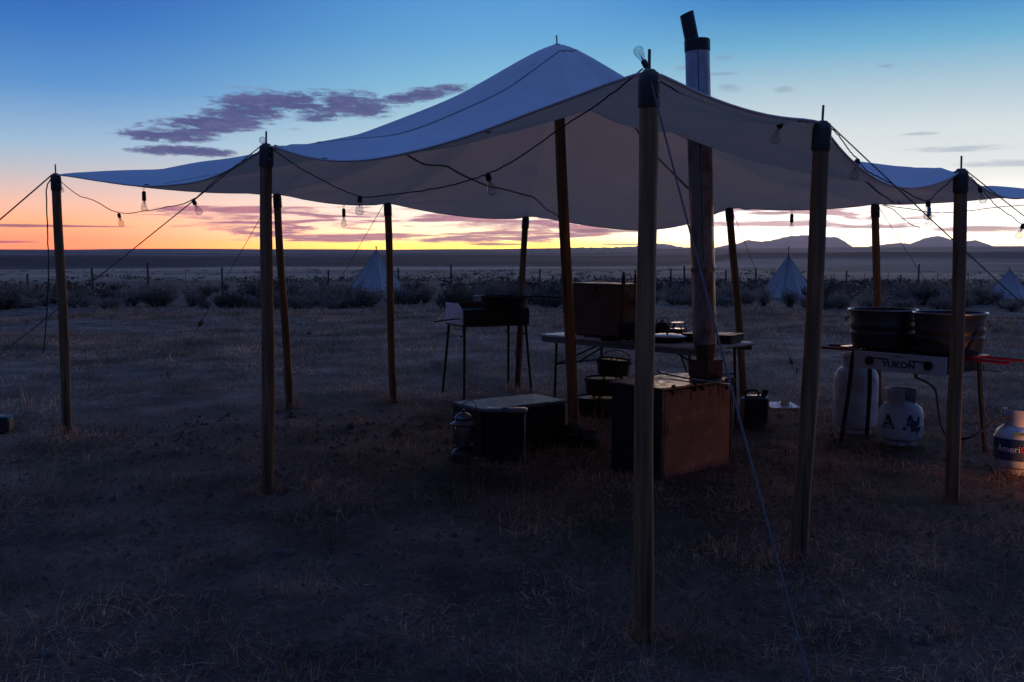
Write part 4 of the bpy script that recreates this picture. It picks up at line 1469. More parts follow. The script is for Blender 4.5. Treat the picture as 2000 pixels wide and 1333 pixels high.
# ------------------------------------------------------------------ jerry can, plate, tin, dark box at the left edge
jp = G(1473, 832)
JC = thing('jerry_can', 'black jerry can standing under the right end of the table', 'jerry can', (jp.x, jp.y, 0), R(12))
MB().box(-0.115, 0.115, -0.07, 0.07, 0, 0.265, bev=0.028).build('body', 'black_plastic', JC, True)
MB().tube(smooth_path([(-0.085, 0, 0.262), (-0.075, 0, 0.305), (0.02, 0, 0.305), (0.035, 0, 0.262)], 4), 0.011, 8).build('handle', 'black_plastic', JC, True)
MB().tube([(0.075, 0, 0.25), (0.09, 0, 0.285), (0.092, 0, 0.286), (0.10, 0, 0.31)], [0.022, 0.022, 0.030, 0.028], 12).build('cap', 'black_plastic', JC, True)
MB().tube([(0.12, 0, 0.288), (0.08, 0, 0.28)], 0.006, 6).build('spout_tab', 'black_plastic', JC, True)
pp = G(1527, 799)
o_ = MB().add([(-0.14, -0.16, 0.03), (0.15, -0.15, 0.028), (0.13, 0.17, 0.035), (-0.13, 0.15, 0.04), (-0.14, -0.16, 0.036), (0.15, -0.15, 0.034), (0.13, 0.17, 0.041), (-0.13, 0.15, 0.046)],
              [(0, 3, 2, 1), (4, 5, 6, 7), (0, 1, 5, 4), (1, 2, 6, 5), (2, 3, 7, 6), (3, 0, 4, 7)]).build('paper_sheet', 'paper_white')
o_.location = (pp.x, pp.y, 0)
tag(o_, 'pale flat sheet lying on the grass right of the jerry can', 'paper')
cn_ = thing('food_tin', 'short open tin standing on the pale sheet on the grass', 'tin', (pp.x + 0.02, pp.y - 0.03, 0.036), 0)
MB().lathe([(0.042, 0), (0.044, 0.003), (0.044, 0.034), (0.046, 0.036), (0.043, 0.037), (0.041, 0.006), (0.002, 0.006)], 20).build('can', 'brass', cn_, True)
q = G(2, 845)
BX = thing('battery_box', 'small dark box on the grass at the left edge of the picture', 'box', (q.x - 0.08, q.y, 0), 0.2)
MB().box(-0.17, 0.16, -0.08, 0.08, 0, 0.12, bev=0.012).build('case', 'black_plastic', BX, True)
MB().box(-0.16, 0.15, -0.075, 0.075, 0.1205, 0.135, bev=0.006).build('lid', 'black_plastic', BX, True)

# ------------------------------------------------------------------ gas stove with wash tubs (right)
Mx, My = 3.05, 7.525
sa = math.atan2(-0.771, 0.637)
GS = thing('gas_stove', 'two burner gas stove with a white front panel, dark legs and red side rails', 'stove', (Mx, My, 0), sa)
gmx = Matrix.Translation((Mx, My, 0)) @ Matrix.Rotation(sa, 4, 'Z')
hw, fr = 0.375, -0.215
MB().box(-hw, hw, fr + 0.012, 0.24, 0.615, 0.745, bev=0.006).build('body', 'black_steel', GS)
MB().box(-hw + 0.004, hw - 0.004, fr, fr + 0.010, 0.605, 0.742, bev=0.004).build('front_panel', 'white_panel', GS)
for kx in (-0.235, 0.235):
    kb = MB().tube([(kx, fr + 0.002, 0.672), (kx, fr - 0.012, 0.672), (kx, fr - 0.013, 0.672), (kx, fr - 0.028, 0.672)], [0.034, 0.034, 0.026, 0.023], 18).build('knob', 'black_plastic', GS, True)
    MB().box(kx - 0.004, kx + 0.004, fr - 0.034, fr - 0.0285, 0.65, 0.694).build('grip', 'black_plastic', kb)
text_part('brand_lettering', 'YUKON', 'ink_dark', GS, 0.066, lambda x, y, z: (x * 1.12, fr - 0.0008 - z, 0.657 + y), 0.0012, 0.0018)
for sx in (-1, 1):
    MB().box(min(sx * 0.085, sx * 0.205), max(sx * 0.085, sx * 0.205), fr - 0.002, fr, 0.688, 0.699).build('print_bar', 'ink_dark', GS)
mb = MB()
for k in (-2, -1, 0, 1, 2):
    mb.add([(0.018 * k - 0.010, fr - 0.0015, 0.716), (0.018 * k + 0.010, fr - 0.0015, 0.716), (0.018 * k, fr - 0.0015, 0.716 + 0.014 - abs(k) * 0.003)], [(0, 1, 2)])
mb.build('print_mark', 'ink_dark', GS)
for sx, sy, ex, ey in ((-1, -1, -0.045, -0.07), (1, -1, 0.05, -0.10), (-1, 1, -0.03, 0.03), (1, 1, 0.05, 0.06)):
    x, y = sx * (hw + (0.03 if (sx < 0 and sy > 0) else 0.0)), (fr + 0.03 if sy < 0 else (0.11 if sx < 0 else 0.22))
    MB().tube([(x + sx * 0.005, y, 0.745), (x + sx * 0.022, y, 0.70), (x + ex * 0.7, y + ey * 0.45, 0.40), (x + ex * 1.4, y + ey, 0.0)], [0.017, 0.019, 0.018, 0.017], 10).build('leg', 'black_steel', GS, True)
# wind guard
for x0, m_ in ((-hw, 'black_steel'), (hw - 0.006, 'white_steel')):
    poly = [(fr + 0.05, 0.747), (0.24, 0.747), (0.24, 0.90), (0.0, 0.90)]
    mb = MB()
    mb.add([(x0, y, z) for y, z in poly] + [(x0 + 0.006, y, z) for y, z in poly], [(0, 1, 2, 3), (7, 6, 5, 4)] + [(i, i + 4, (i + 1) % 4 + 4, (i + 1) % 4) for i in range(4)])
    mb.build('wind_guard', m_, GS)
MB().box(-hw + 0.008, hw - 0.008, 0.232, 0.24, 0.747, 0.90).build('back_guard', 'black_steel', GS)
gr = MB()
for k in range(11):
    x = -hw + 0.03 + k * (2 * hw - 0.06) / 10
    gr.tube([(x, fr + 0.02, 0.760), (x, 0.225, 0.760)], 0.006, 6)
gr.build('grate', 'cast_iron', GS)
for sx in (-1, 1):
    for y, zz in ((-0.13, 0.735), (0.08, 0.738)):
        MB().tube([(sx * (hw + 0.004), y, zz), (sx * (hw + 0.40), y, zz - 0.004)], 0.011, 8).build('side_rail', 'red_enamel', GS, True)
    MB().box(min(sx * (hw + 0.10), sx * (hw + 0.16)), max(sx * (hw + 0.10), sx * (hw + 0.16)), -0.145, 0.095, 0.747, 0.757).build('rail_slat', 'red_enamel', GS)
    MB().tube([(sx * (hw + 0.01), -0.05, 0.66), (sx * (hw + 0.30), -0.05, 0.655)], 0.003, 6).build('rail_wire', 'black_steel', GS)
MB().tube([(0.13, fr + 0.02, 0.605), (0.13, fr + 0.02, 0.57)], [0.018, 0.014], 10).build('gas_inlet', 'brass', GS, True)
TUBG = 'galvanised wash tubs on the gas stove'


def wash_tub(x, lb):
    root_ = thing('wash_tub', lb, 'wash tub', gmx @ Vector((x, 0.012, 0.768)), sa, TUBG)
    r_ = 0.258
    prof = [(r_ * 0.86, 0.0), (r_ * 0.875, 0.004), (r_ * 0.895, 0.085), (r_ * 0.93, 0.098), (r_ * 0.93, 0.112), (r_ * 0.90, 0.124), (r_ * 0.91, 0.15), (r_ * 0.95, 0.162), (r_ * 0.95, 0.176), (r_ * 0.925, 0.188),
            (r_ * 0.975, 0.282), (r_ * 0.965, 0.282), (r_ * 0.915, 0.186), (r_ * 0.86, 0.008), (0.002, 0.008)]
    MB().lathe(prof, 48).build('tub', 'tub_steel', root_, True)
    rim = [(r_ * 0.985 + 0.007 * math.cos(q), 0.284 + 0.007 * math.sin(q)) for q in [2 * PI * k / 8 for k in range(8)]]
    MB().lathe(rim + rim[:1], 48, cap=False).build('rim', 'tub_rim', root_, True)
    for a in (0.5, 0.5 + PI):
        c_ = Vector((math.cos(a), math.sin(a), 0))
        tn = Vector((-math.sin(a), math.cos(a), 0))
        MB().tube(smooth_path([c_ * r_ * 0.955 + tn * 0.05 + Vector((0, 0, 0.225)), c_ * (r_ * 1.03) + tn * 0.045 + Vector((0, 0, 0.215)), c_ * (r_ * 1.05) + Vector((0, 0, 0.20)),
                               c_ * (r_ * 1.03) - tn * 0.045 + Vector((0, 0, 0.215)), c_ * r_ * 0.955 - tn * 0.05 + Vector((0, 0, 0.225))], 4), 0.006, 6).build('handle', 'tub_steel', root_, True)
    return root_


wash_tub(-0.268, 'left galvanised wash tub, farther one on the gas stove')
wash_tub(0.268, 'right galvanised wash tub, nearer one behind the pole on the gas stove')


# gas bottles
def gas_bottle(loc, r_, h, collar, label, rot=0.0):
    root_ = thing('gas_bottle', label, 'gas bottle', loc, rot, 'propane gas bottles round the gas stove')
    prof = [(r_ * 0.70, 0.03), (r_ * 0.90, 0.05), (r_ * 0.985, 0.09), (r_, 0.13), (r_, h * 0.46), (r_ * 1.006, h * 0.47), (r_ * 1.006, h * 0.49), (r_, h * 0.50), (r_, h - 0.13), (r_ * 0.975, h - 0.085), (r_ * 0.88, h - 0.045), (r_ * 0.66, h - 0.014), (r_ * 0.36, h), (0.02, h + 0.003)]
    MB().lathe(prof, 40).build('body', 'tank_white', root_, True)
    MB().lathe([(r_ * 0.74, 0.0), (r_ * 0.76, 0.0), (r_ * 0.74, 0.048), (r_ * 0.70, 0.048)], 32).build('foot_ring', 'tank_white', root_, True)
    if collar:
        mb = MB()
        n = 26
        rings = []
        for k in range(n + 1):
            a = R(35) + (2 * PI - R(70)) * k / n
            rings.append([(rr_ * math.cos(a), rr_ * math.sin(a), z) for rr_, z in ((r_ * 0.60, h - 0.012), (r_ * 0.63, h - 0.012), (r_ * 0.66, h + 0.10), (r_ * 0.63, h + 0.10))])
        mb.loft(rings)
        mb.build('collar', 'tank_white', root_, True)
    MB().tube([(0, 0, h), (0, 0, h + 0.03), (0, 0, h + 0.055)], [0.022, 0.018, 0.015], 10).tube([(-0.045, 0, h + 0.04), (0.03, 0, h + 0.04)], 0.012, 8).build('valve', 'brass', root_, True)
    MB().lathe([(0.026, h + 0.056), (0.03, h + 0.06), (0.03, h + 0.078), (0.022, h + 0.082)], 12).build('hand_wheel', 'black_plastic', root_, True)
    return root_


def wrap(r_, a0, zc, sx=1.0):
    return lambda x, y, z: ((r_ + 0.0015 + z) * math.sin(a0 + x * sx / r_), -(r_ + 0.0015 + z) * math.cos(a0 + x * sx / r_), zc + y)


q = G(1669, 843)
gas_bottle((q.x, q.y, 0), 0.178, 0.56, True, 'tall white gas bottle behind the left legs of the gas stove')
q = G(1757, 866)
g2 = gas_bottle((q.x, q.y, 0), 0.170, 0.335, True, 'squat white gas bottle with worn dark lettering under the gas stove', R(-62))
g2r = R(-62)
fa = math.atan2(-q.x, q.y) * -1
text_part('worn_lettering', 'A', 'tank_navy', g2, 0.155, wrap(0.170, -0.55 - fa - g2r, 0.185), 0.0008, 0.003)
text_part('worn_lettering', 'A', 'tank_navy', g2, 0.155, wrap(0.170, 0.42 - fa - g2r, 0.185), 0.0008, 0.005)
mb = MB()
for i in range(9):
    a = 0.72 - fa - g2r + random.uniform(-0.22, 0.25)
    zc = random.uniform(0.13, 0.24)
    w, hh_ = random.uniform(0.03, 0.09), random.uniform(0.015, 0.05)
    vv = []
    for k in range(5):
        aa = a + (k - 2) / 2 * w
        vv += [(0.1716 * math.sin(aa), -0.1716 * math.cos(aa), zc - hh_), (0.1716 * math.sin(aa), -0.1716 * math.cos(aa), zc + hh_ * random.uniform(0.6, 1))]
    mb.add(vv, [(2 * k, 2 * k + 2, 2 * k + 3, 2 * k + 1) for k in range(4)])
mb.build('worn_print', 'tank_navy', g2)
q = G(1987, 922)
g3 = gas_bottle((q.x, q.y, 0), 0.156, 0.335, True, 'gas bottle with a blue printed sleeve at the right edge, hose attached', R(80))
fa = math.atan2(q.x, q.y) 
gr3 = R(80)
n = 40
for (za, zb, m_, rr_) in ((0.10, 0.165, 'tank_navy', 0.1575), (0.1655, 0.245, 'tank_blue', 0.1575)):
    MB().lathe([(rr_ - 0.002, za), (rr_, za + 0.001), (rr_, zb - 0.001), (rr_ - 0.002, zb)], 40).build('printed_sleeve', m_, g3, True)
text_part('brand_lettering', 'Ameri', 'ink_white', g3, 0.062, wrap(0.1575, -0.42 - fa - gr3, 0.178), 0.0006, 0.0006)
text_part('brand_lettering', 'Gas', 'ink_red', g3, 0.070, wrap(0.1575, 0.42 - fa - gr3, 0.178), 0.0008, 0.001)
MB().box(-0.03, 0.03, -0.001, 0.001, -0.012, 0.012, Matrix.Rotation(-fa - gr3, 4, 'Z') @ Matrix.Translation((0, -0.147, 0.285)) @ Matrix.Rotation(R(-42), 4, 'X')).build('warning_tag', 'tag_yellow', g3)
# hose
hs = [gmx @ Vector((0.13, fr + 0.02, 0.575)), P(1824, 758, 7.05), P(1832, 800, 6.95), P(1838, 832, 6.85), P(1855, 855, 6.72), P(1890, 856, 6.6), P(1925, 836, 6.58), P(1950, 816, 6.6), G(1987, 922) + Vector((-0.045, -0.02, 0.377))]
o_ = MB().tube(smooth_path(hs, 7), 0.0085, 8).build('gas_hose', 'black_cord', None, True, loc=tuple(hs[0]))
tag(o_, 'black gas hose looping from the gas stove to the blue sleeved bottle', 'hose')
rg = thing('gas_regulator', 'gas regulator where the hose meets the blue sleeved bottle', 'regulator', G(1987, 922) + Vector((-0.075, -0.02, 0.377)), 0)
MB().lathe([(0.018, -0.012), (0.028, -0.008), (0.03, 0.008), (0.016, 0.014)], 16, Matrix.Rotation(R(80), 4, 'X')).build('body', 'brass', rg, True)
MB().tube([(0.02, 0, 0), (0.05, 0, 0)], [0.02, 0.018], 10).build('nut', 'black_plastic', rg, True)

# lit lantern on the grass just outside the right edge (its glow falls on the bottle and pole)
lq = Vector((3.70, 6.22, 0))
LL = thing('lit_lantern', 'small lit lantern glowing on the grass right of the blue sleeved bottle', 'lantern', lq, 0)
MB().lathe([(0.042, 0), (0.046, 0.006), (0.044, 0.025), (0.016, 0.032)], 20).build('base', 'black_steel', LL, True)
MB().lathe([(0.004, 0.045), (0.010, 0.06), (0.008, 0.08), (0.001, 0.10)], 12).build('flame', 'lamp_flame', LL, True)
MB().lathe([(0.050, 0.235), (0.058, 0.24), (0.03, 0.265), (0.01, 0.28)], 20).build('hood', 'black_steel', LL, True)
for k in range(4):
    a = k * PI / 2
    MB().tube([(0.042 * math.cos(a), 0.042 * math.sin(a), 0.02), (0.046 * math.cos(a), 0.046 * math.sin(a), 0.238)], 0.003, 6).build('cage_wire', 'black_steel', LL)
pl = bpy.data.lights.new('lantern_light', 'POINT')
pl.energy = 9.0
pl.color = (1.0, 0.42, 0.13)
pl.shadow_soft_size = 0.02
plo = bpy.data.objects.new('lantern_light', pl)
COL.objects.link(plo)
plo.parent = LL
plo.location = (0, 0, 0.15)

# ------------------------------------------------------------------ teepees
TPG = 'white canvas teepee tents in the sagebrush'


def teepee(px, tip_y, d, hwid, label, rot, flap=0.0, ropes=False, ext=0.12):
    tip = P(px, tip_y, d)
    gz0 = float(terrain(tip.x, tip.y))
    H = tip.z - gz0
    root_ = thing('teepee_tent', label, 'tent', (tip.x, tip.y, gz0), rot, TPG)
    k = hwid
    corners = []
    nseg = 4
    for c_ in range(4):
        a0, a1 = PI / 4 + c_ * PI / 2, PI / 4 + (c_ + 1) * PI / 2
        mb = MB()
        p0 = Vector((math.cos(a0) * k * 1.414, math.sin(a0) * k * 1.414, 0))
        p1 = Vector((math.cos(a1) * k * 1.414, math.sin(a1) * k * 1.414, 0))
        tp_ = Vector((0, 0, H))
        rows = 8
        cols = 6
        vs_ = []
        nrm = ((p0 + p1) / 2).normalized()
        for i in range(rows + 1):
            u = i / rows
            for j in range(cols + 1):
                v = j / cols
                p = p0.lerp(p1, v).lerp(tp_, u * 0.985)
                inn = 4 * v * (1 - v)
                p -= nrm * (0.05 * k * inn * math.sin(u * PI))
                p += nrm * 0.012 * mnoise.noise(Vector((v * 3, u * 4, c_ * 5.0 + px)))
                vs_.append(tuple(p))
        fs_ = [(i * (cols + 1) + j, i * (cols + 1) + j + 1, (i + 1) * (cols + 1) + j + 1, (i + 1) * (cols + 1) + j) for i in range(rows) for j in range(cols)]
        mb.add(vs_, fs_)
        mb.build('wall_panel', 'tent_canvas', root_, True)
        for v_ in (0.33, 0.67):
            MB().tube([p0.lerp(p1, v_).lerp(tp_, u_) - nrm * (0.05 * k * 4 * v_ * (1 - v_) * math.sin(u_ * PI) - 0.004) for u_ in (0, 0.25, 0.5, 0.75, 0.97)], 0.008, 4).build('panel_seam', 'seam', root_)
        MB().tube([p0 * 1.01, p0.lerp(tp_, 0.985)], [0.014, 0.01], 5).build('corner_seam', 'seam', root_, True)
    MB().tube([(-0.06, 0, H - 0.18), (0.045, 0, H + ext)], 0.016, 6).tube([(0.06, 0, H - 0.18), (-0.045, 0, H + ext)], 0.016, 6).build('pole_tip', 'tent_pole', root_, True)
    if ropes:
        for sx in (-1, 1):
            MB().tube([(sx * 0.02, -0.02, H - 0.05), (sx * k * 1.35, -0.3, 0.05)], 0.016, 6).build('guy_line', 'rope_pale', root_, True)
    return root_


teepee(735, 489, 40, 0.98, 'white teepee tent in the sagebrush behind a back pole on the left', R(62), ext=0.16)
teepee(1540, 499, 42, 0.93, 'blue shaded teepee tent with guy lines, behind the leaning right pole', R(52), ropes=True, ext=0.36)
teepee(1972, 526, 43, 0.80, 'smaller white teepee tent at the right edge of the picture', R(48), ext=0.05)

# ------------------------------------------------------------------ fences
FG = 'weathered posts of the range fence'


def fence(label, spots, hts, name='range_fence', wires=3, brace=None):
    p0 = spots[0]
    root_ = thing(name, label, 'fence', (p0[0], p0[1], float(terrain(p0[0], p0[1]))))
    o0 = Vector(root_.location)
    tops = []
    for (x, y), h in zip(spots, hts):
        z = float(terrain(x, y))
        b_ = Vector((x, y, z)) - o0
        ln_ = Vector((random.uniform(-0.05, 0.05), random.uniform(-0.05, 0.05), 0))
        steel = h < 0
        h = abs(h)
        MB().tube([b_ + Vector((0, 0, -0.25)), b_ + ln_ * 0.5 + Vector((0, 0, h * 0.5)), b_ + ln_ + Vector((0, 0, h))], [0.013, 0.013, 0.012] if steel else [0.055, 0.05, 0.045], 7).build('post', 'fence_steel' if steel else 'fence_wood', root_)
        tops.append((b_, ln_, h))
    for k in range(wires):
        q = [b_ + ln_ * (0.35 + 0.28 * k) + Vector((0, 0, 0.35 + 0.28 * k)) for b_, ln_, h in tops]
        MB().tube(q, 0.004, 4).build('wire', 'fence_steel', root_)
    if brace:
        i, j = brace
        MB().tube([tops[i][0] + Vector((0, 0, 0.55)), tops[j][0] + Vector((0, 0, 0.62))], 0.045, 7).build('brace_rail', 'fence_wood', root_)
    return root_


def at_px(px, d):
    a, _ = ray(px, 520)
    return (a * d, d)


fence('wire fence with dark wooden posts in the sagebrush on the left', [at_px(x, d) for x, d in ((-60, 46), (52, 46.5), (181, 47), (289, 48), (363, 49), (434, 50), (505, 51), (640, 52), (778, 53), (880, 54), (1000, 55), (1054, 56))],
      (1.0, 1.1, 1.35, 1.6, -1.25, 1.35, -1.1, 1.2, 1.3, 1.5, -1.1, 1.25))
fence('wire fence with a braced corner in the sagebrush on the right', [at_px(x, d) for x, d in ((1311, 50), (1338, 51), (1352, 52), (1372, 52), (1418, 53), (1446, 53), (1476, 53.5), (1512, 54), (1600, 55), (1631, 55), (1653, 55.5), (1689, 56), (1735, 56), (1760, 56.5), (1794, 57), (1832, 57), (1861, 58), (1893, 58), (1933, 59), (2010, 60), (2090, 61))],
      (1.25, 1.4, -1.1, 1.0, 1.2, -1.1, 1.3, -1.1, -1.1, -1.2, 1.2, -1.1, -1.15, 1.0, 1.6, -1.1, -1.2, -1.1, -1.1, 1.2, -1.1), brace=(0, 1))

# ------------------------------------------------------------------ sagebrush
def bush_mesh(seed, dark):
    r_ = random.Random(seed)
    vs_, fs_, mi = [], [], []

    def tri(a, b, c_, k):
        o_ = len(vs_)
        vs_.extend([tuple(a), tuple(b), tuple(c_)])
        fs_.append((o_, o_ + 1, o_ + 2))
        mi.append(k)
    lobes = [(Vector((r_.uniform(-0.42, 0.42), r_.uniform(-0.42, 0.42), 0)), r_.uniform(0.6, 1.05)) for _ in range(7)]
    for lb, lh in lobes:
        for _ in range(15):
            a = r_.uniform(0, 2 * PI)
            q = r_.uniform(0.1, 0.42)
            tip = lb + Vector((math.cos(a) * q, math.sin(a) * q, lh * r_.uniform(0.55, 1.0) * (1.05 - q * 0.9)))
            bs = lb * 0.35
            d = (tip - bs)
            side = d.cross(Vector((r_.uniform(-1, 1), r_.uniform(-1, 1), 0.1))).normalized() * 0.008
            tri(bs - side, bs + side, tip, 1)
            for k in range(17):
                t_ = r_.uniform(0.35, 1.03)
                p = bs.lerp(tip, t_)
                s_ = r_.uniform(0.03, 0.075) * (1.15 - 0.45 * t_)
                d1 = Vector((r_.gauss(0, 1), r_.gauss(0, 1), r_.gauss(0.7, 0.8))).normalized()
                d2 = d1.cross(Vector((r_.gauss(0, 1), r_.gauss(0, 1), r_.gauss(0, 1)))).normalized()
                p = p + Vector((r_.gauss(0, 0.03), r_.gauss(0, 0.03), r_.gauss(0, 0.03)))
                tri(p - d2 * s_ * 0.35, p + d2 * s_ * 0.35, p + d1 * s_ * 1.5, 0)
    me = bpy.data.meshes.new('sagebrush')
    me.from_pydata(vs_, [], fs_)
    me.materials.append(M['sage_leaf_dark' if dark else 'sage_leaf'])
    me.materials.append(M['twig'])
    me.polygons.foreach_set('material_index', mi)
    return me


BM = [bush_mesh(s_, s_ % 3 == 2) for s_ in range(9)]
LIGHTB = [b_ for i, b_ in enumerate(BM) if i % 3 != 2]
DARKB = [b_ for i, b_ in enumerate(BM) if i % 3 == 2]
ZONES = [(-400, 120, 'left of the far left pole', 'sagebrush left of the far left pole'),
         (120, 250, 'just right of the far left pole', 'sagebrush just right of the far left pole'),
         (250, 400, 'midway between the left poles', 'sagebrush midway between the two left poles'),
         (400, 535, 'just left of the middle left pole', 'sagebrush just left of the middle left pole'),
         (535, 665, 'left of the left teepee', 'sagebrush left of the left teepee'),
         (665, 800, 'at the left teepee', 'sagebrush at the left teepee'),
         (800, 1020, 'behind the camp cooker', 'sagebrush behind the camp cooker'),
         (1020, 1260, 'behind the chuck box', 'sagebrush behind the chuck box'),
         (1260, 1430, 'behind the stovepipe', 'sagebrush behind the stovepipe'),
         (1430, 1620, 'by the blue teepee', 'sagebrush at the blue teepee'),
         (1620, 1720, 'left of the wash tubs', 'sagebrush just left of the wash tubs'),
         (1720, 1860, 'behind the wash tubs', 'sagebrush behind the wash tubs'),
         (1860, 2500, 'right of the tubs', 'sagebrush right of the wash tubs')]


def put_bush(px, d, w, h, dark, label=None, group=None):
    x, y = at_px(px, d)
    me = random.choice(DARKB if dark else LIGHTB)
    o_ = bpy.data.objects.new('sagebrush', me)
    COL.objects.link(o_)
    o_.location = (x, y, float(terrain(x, y)) - 0.04)
    o_.rotation_euler = (0, 0, random.uniform(0, 6.28))
    o_.scale = (w / 1.5, w / 1.5, h / 0.95)
    if label is None:
        tone = 'dark' if dark else 'pale'
        row = 'nearest row' if d < 31 else ('middle of the belt' if d < 38 else 'far back')
        size = 'low' if h < 0.62 else ('tall' if h > 0.85 else 'knee high')
        for a, b_, place, gp in ZONES:
            if a <= px < b_:
                label, group = f'{size} {tone} sagebrush, {row}, {place}', gp
    tag(o_, label, 'bush', group)


put_bush(888, 28.5, 1.15, 0.98, True, 'large dark bush standing above the left end of the camp cooker')
put_bush(310, 31, 1.2, 0.85, True, 'dark rounded bush right of the middle fence post on the left')
put_bush(396, 29.0, 0.50, 0.42, True, 'small lone dark bush in front of the belt, above the rope slider')
put_bush(722, 33, 1.3, 0.78, True, 'dark bush hiding the foot of the left teepee')
put_bush(1340, 33.0, 0.9, 0.85, True, 'tall twiggy bush by the braced fence corner')
put_bush(1810, 44, 1.5, 1.15, True, 'dark bush below the tall fence post behind the tubs')
cnt = 0
tries = 0
while cnt < 284 and tries < 3000:
    tries += 1
    px = random.uniform(-260, 2260)
    d = random.choice((random.uniform(28.0, 34), random.uniform(29, 44), random.uniform(34, 66)))
    front = 28.0 + 2.0 * math.sin(px * 0.006) + 1.2 * math.sin(px * 0.017 + 2)
    if d < front:
        continue
    if 700 < px < 765 and d < 40 and random.random() < 0.85:
        continue
    if 1500 < px < 1580 and d < 42 and random.random() < 0.8:
        continue
    if px > 1935 and d < 43 and random.random() < 0.6:
        continue
    h = random.uniform(0.60, 1.12) * (0.8 if d < 31 else 1.0)
    if 820 < px < 1900 and d > 36:
        h *= 0.75
    put_bush(px, d, random.uniform(0.8, 1.7), h, random.random() < 0.40)
    cnt += 1

# ------------------------------------------------------------------ far sage, dry grass: one object each
def tri_mesh(name, verts, m_, quads=False):
    n = verts.shape[0]
    k = verts.shape[1]
    me = bpy.data.meshes.new(name)
    me.vertices.add(n * k)
    me.vertices.foreach_set('co', verts.astype(np.float32).ravel())
    me.loops.add(n * k)
    me.loops.foreach_set('vertex_index', np.arange(n * k, dtype=np.int32))
    me.polygons.add(n)
    me.polygons.foreach_set('loop_start', np.arange(n, dtype=np.int32) * k)
    me.polygons.foreach_set('loop_total', np.full(n, k, dtype=np.int32))
    me.update(calc_edges=True)
    me.materials.append(M[m_])
    o_ = bpy.data.objects.new(name, me)
    COL.objects.link(o_)
    kind(o_, 'stuff')
    return o_


def noise2(x, y, s_, seed):
    """cheap smooth value noise"""
    g_ = np.random.default_rng(seed).random((64, 64))
    u, v = x * s_ % 63, y * s_ % 63
    i, j = u.astype(int), v.astype(int)
    fu, fv = u - i, v - j
    fu, fv = fu * fu * (3 - 2 * fu), fv * fv * (3 - 2 * fv)
    return (g_[i, j] * (1 - fu) * (1 - fv) + g_[(i + 1) % 64, j] * fu * (1 - fv) + g_[i, (j + 1) % 64] * (1 - fu) * fv + g_[(i + 1) % 64, (j + 1) % 64] * fu * fv)


# far clumps of sage on the flats
nC = 2600
rC = np.exp(rng.uniform(math.log(46), math.log(420), nC))
aC = rng.uniform(R(-36), R(36), nC)
cxs, cys = rC * np.sin(aC), rC * np.cos(aC)
keep = noise2(cxs, cys * 0.6, 0.05, 3) > 0.52
cxs, cys, rC = cxs[keep], cys[keep], rC[keep]
nL = 14
cx_ = np.repeat(cxs, nL)
cy_ = np.repeat(cys, nL)
sz = np.repeat(rng.uniform(0.18, 0.5, len(cxs)), nL)
px_ = cx_ + rng.normal(0, 1, len(cx_)) * sz * 1.3
py_ = cy_ + rng.normal(0, 1, len(cx_)) * sz * 0.8
pz_ = terrain(cx_, cy_) + np.abs(rng.normal(0, 0.5, len(cx_))) * sz
lf = sz * 0.7
d1 = rng.normal(0, 1, (len(cx_), 3))
d1[:, 2] = np.abs(d1[:, 2]) + 0.4
d1 /= np.linalg.norm(d1, axis=1)[:, None]
d2 = np.cross(d1, rng.normal(0, 1, (len(cx_), 3)))
d2 /= np.linalg.norm(d2, axis=1)[:, None] + 1e-9
c0 = np.stack([px_, py_, pz_], 1)
tri_mesh('distant_sagebrush', np.stack([c0 - d2 * lf[:, None] * 0.5, c0 + d2 * lf[:, None] * 0.5, c0 + d1 * lf[:, None]], 1), 'far_sage')

# dry grass
def grass(n, r0, r1, power, lmin, lmax, wid, flat, seed, name, m_, thr=0.0):
    g_ = np.random.default_rng(seed)
    u = g_.random(n)
    k = power
    r_ = (r0 ** k + u * (r1 ** k - r0 ** k)) ** (1 / k)
    a = g_.uniform(R(-37), R(37), n)
    x, y = r_ * np.sin(a), r_ * np.cos(a)
    dens = noise2(x, y, 0.9, seed + 1) * 0.6 + noise2(x, y, 3.3, seed + 2) * 0.4
    worn = noise2(x, y, 0.42, seed + 3)
    ok = (dens + g_.normal(0, 0.10, n) > thr) & (worn + g_.normal(0, 0.09, n) > 0.30 + 0.12 * np.exp(-(r_ / 5.5) ** 2))
    x, y, r_, dens = x[ok], y[ok], r_[ok], dens[ok]
    n = len(x)
    L = g_.uniform(lmin, lmax, n) * (0.55 + dens) * (0.8 + r_ * 0.012)
    w = wid * (0.5 + r_ / 6.0)
    th = g_.uniform(0, 2 * PI, n)
    lean = np.abs(g_.normal(flat, 0.40, n)).clip(0.05, 1.45)
    dx_, dy_, dz_ = np.sin(lean) * np.cos(th), np.sin(lean) * np.sin(th), np.cos(lean)
    base = np.stack([x, y, terrain(x, y) - 0.005], 1)
    side = np.stack([-np.sin(th), np.cos(th), np.zeros(n)], 1)
    # turn the blade's flat side at random about its length
    rot = g_.uniform(-1.2, 1.2, n)
    side = side * np.cos(rot)[:, None] + np.stack([np.zeros(n), np.zeros(n), np.ones(n)], 1) * (np.sin(rot) * 0.6)[:, None]
    side *= w[:, None] * 0.5
    dirv = np.stack([dx_, dy_, dz_], 1)
    midp = base + dirv * L[:, None] * 0.55
    tip = base + dirv * L[:, None]
    tip[:, 2] -= L * 0.22 * np.sin(lean)
    tip[:, 2] = np.maximum(tip[:, 2], base[:, 2] + 0.008)
    midp[:, 2] = np.maximum(midp[:, 2], base[:, 2] + 0.012)
    return tri_mesh(name, np.concatenate([np.stack([base - side, base + side, midp + side * 0.8], 1), np.stack([midp + side * 0.8, midp - side * 0.8, base - side], 1), np.stack([midp - side * 0.8, midp + side * 0.8, tip], 1)], 0), m_)


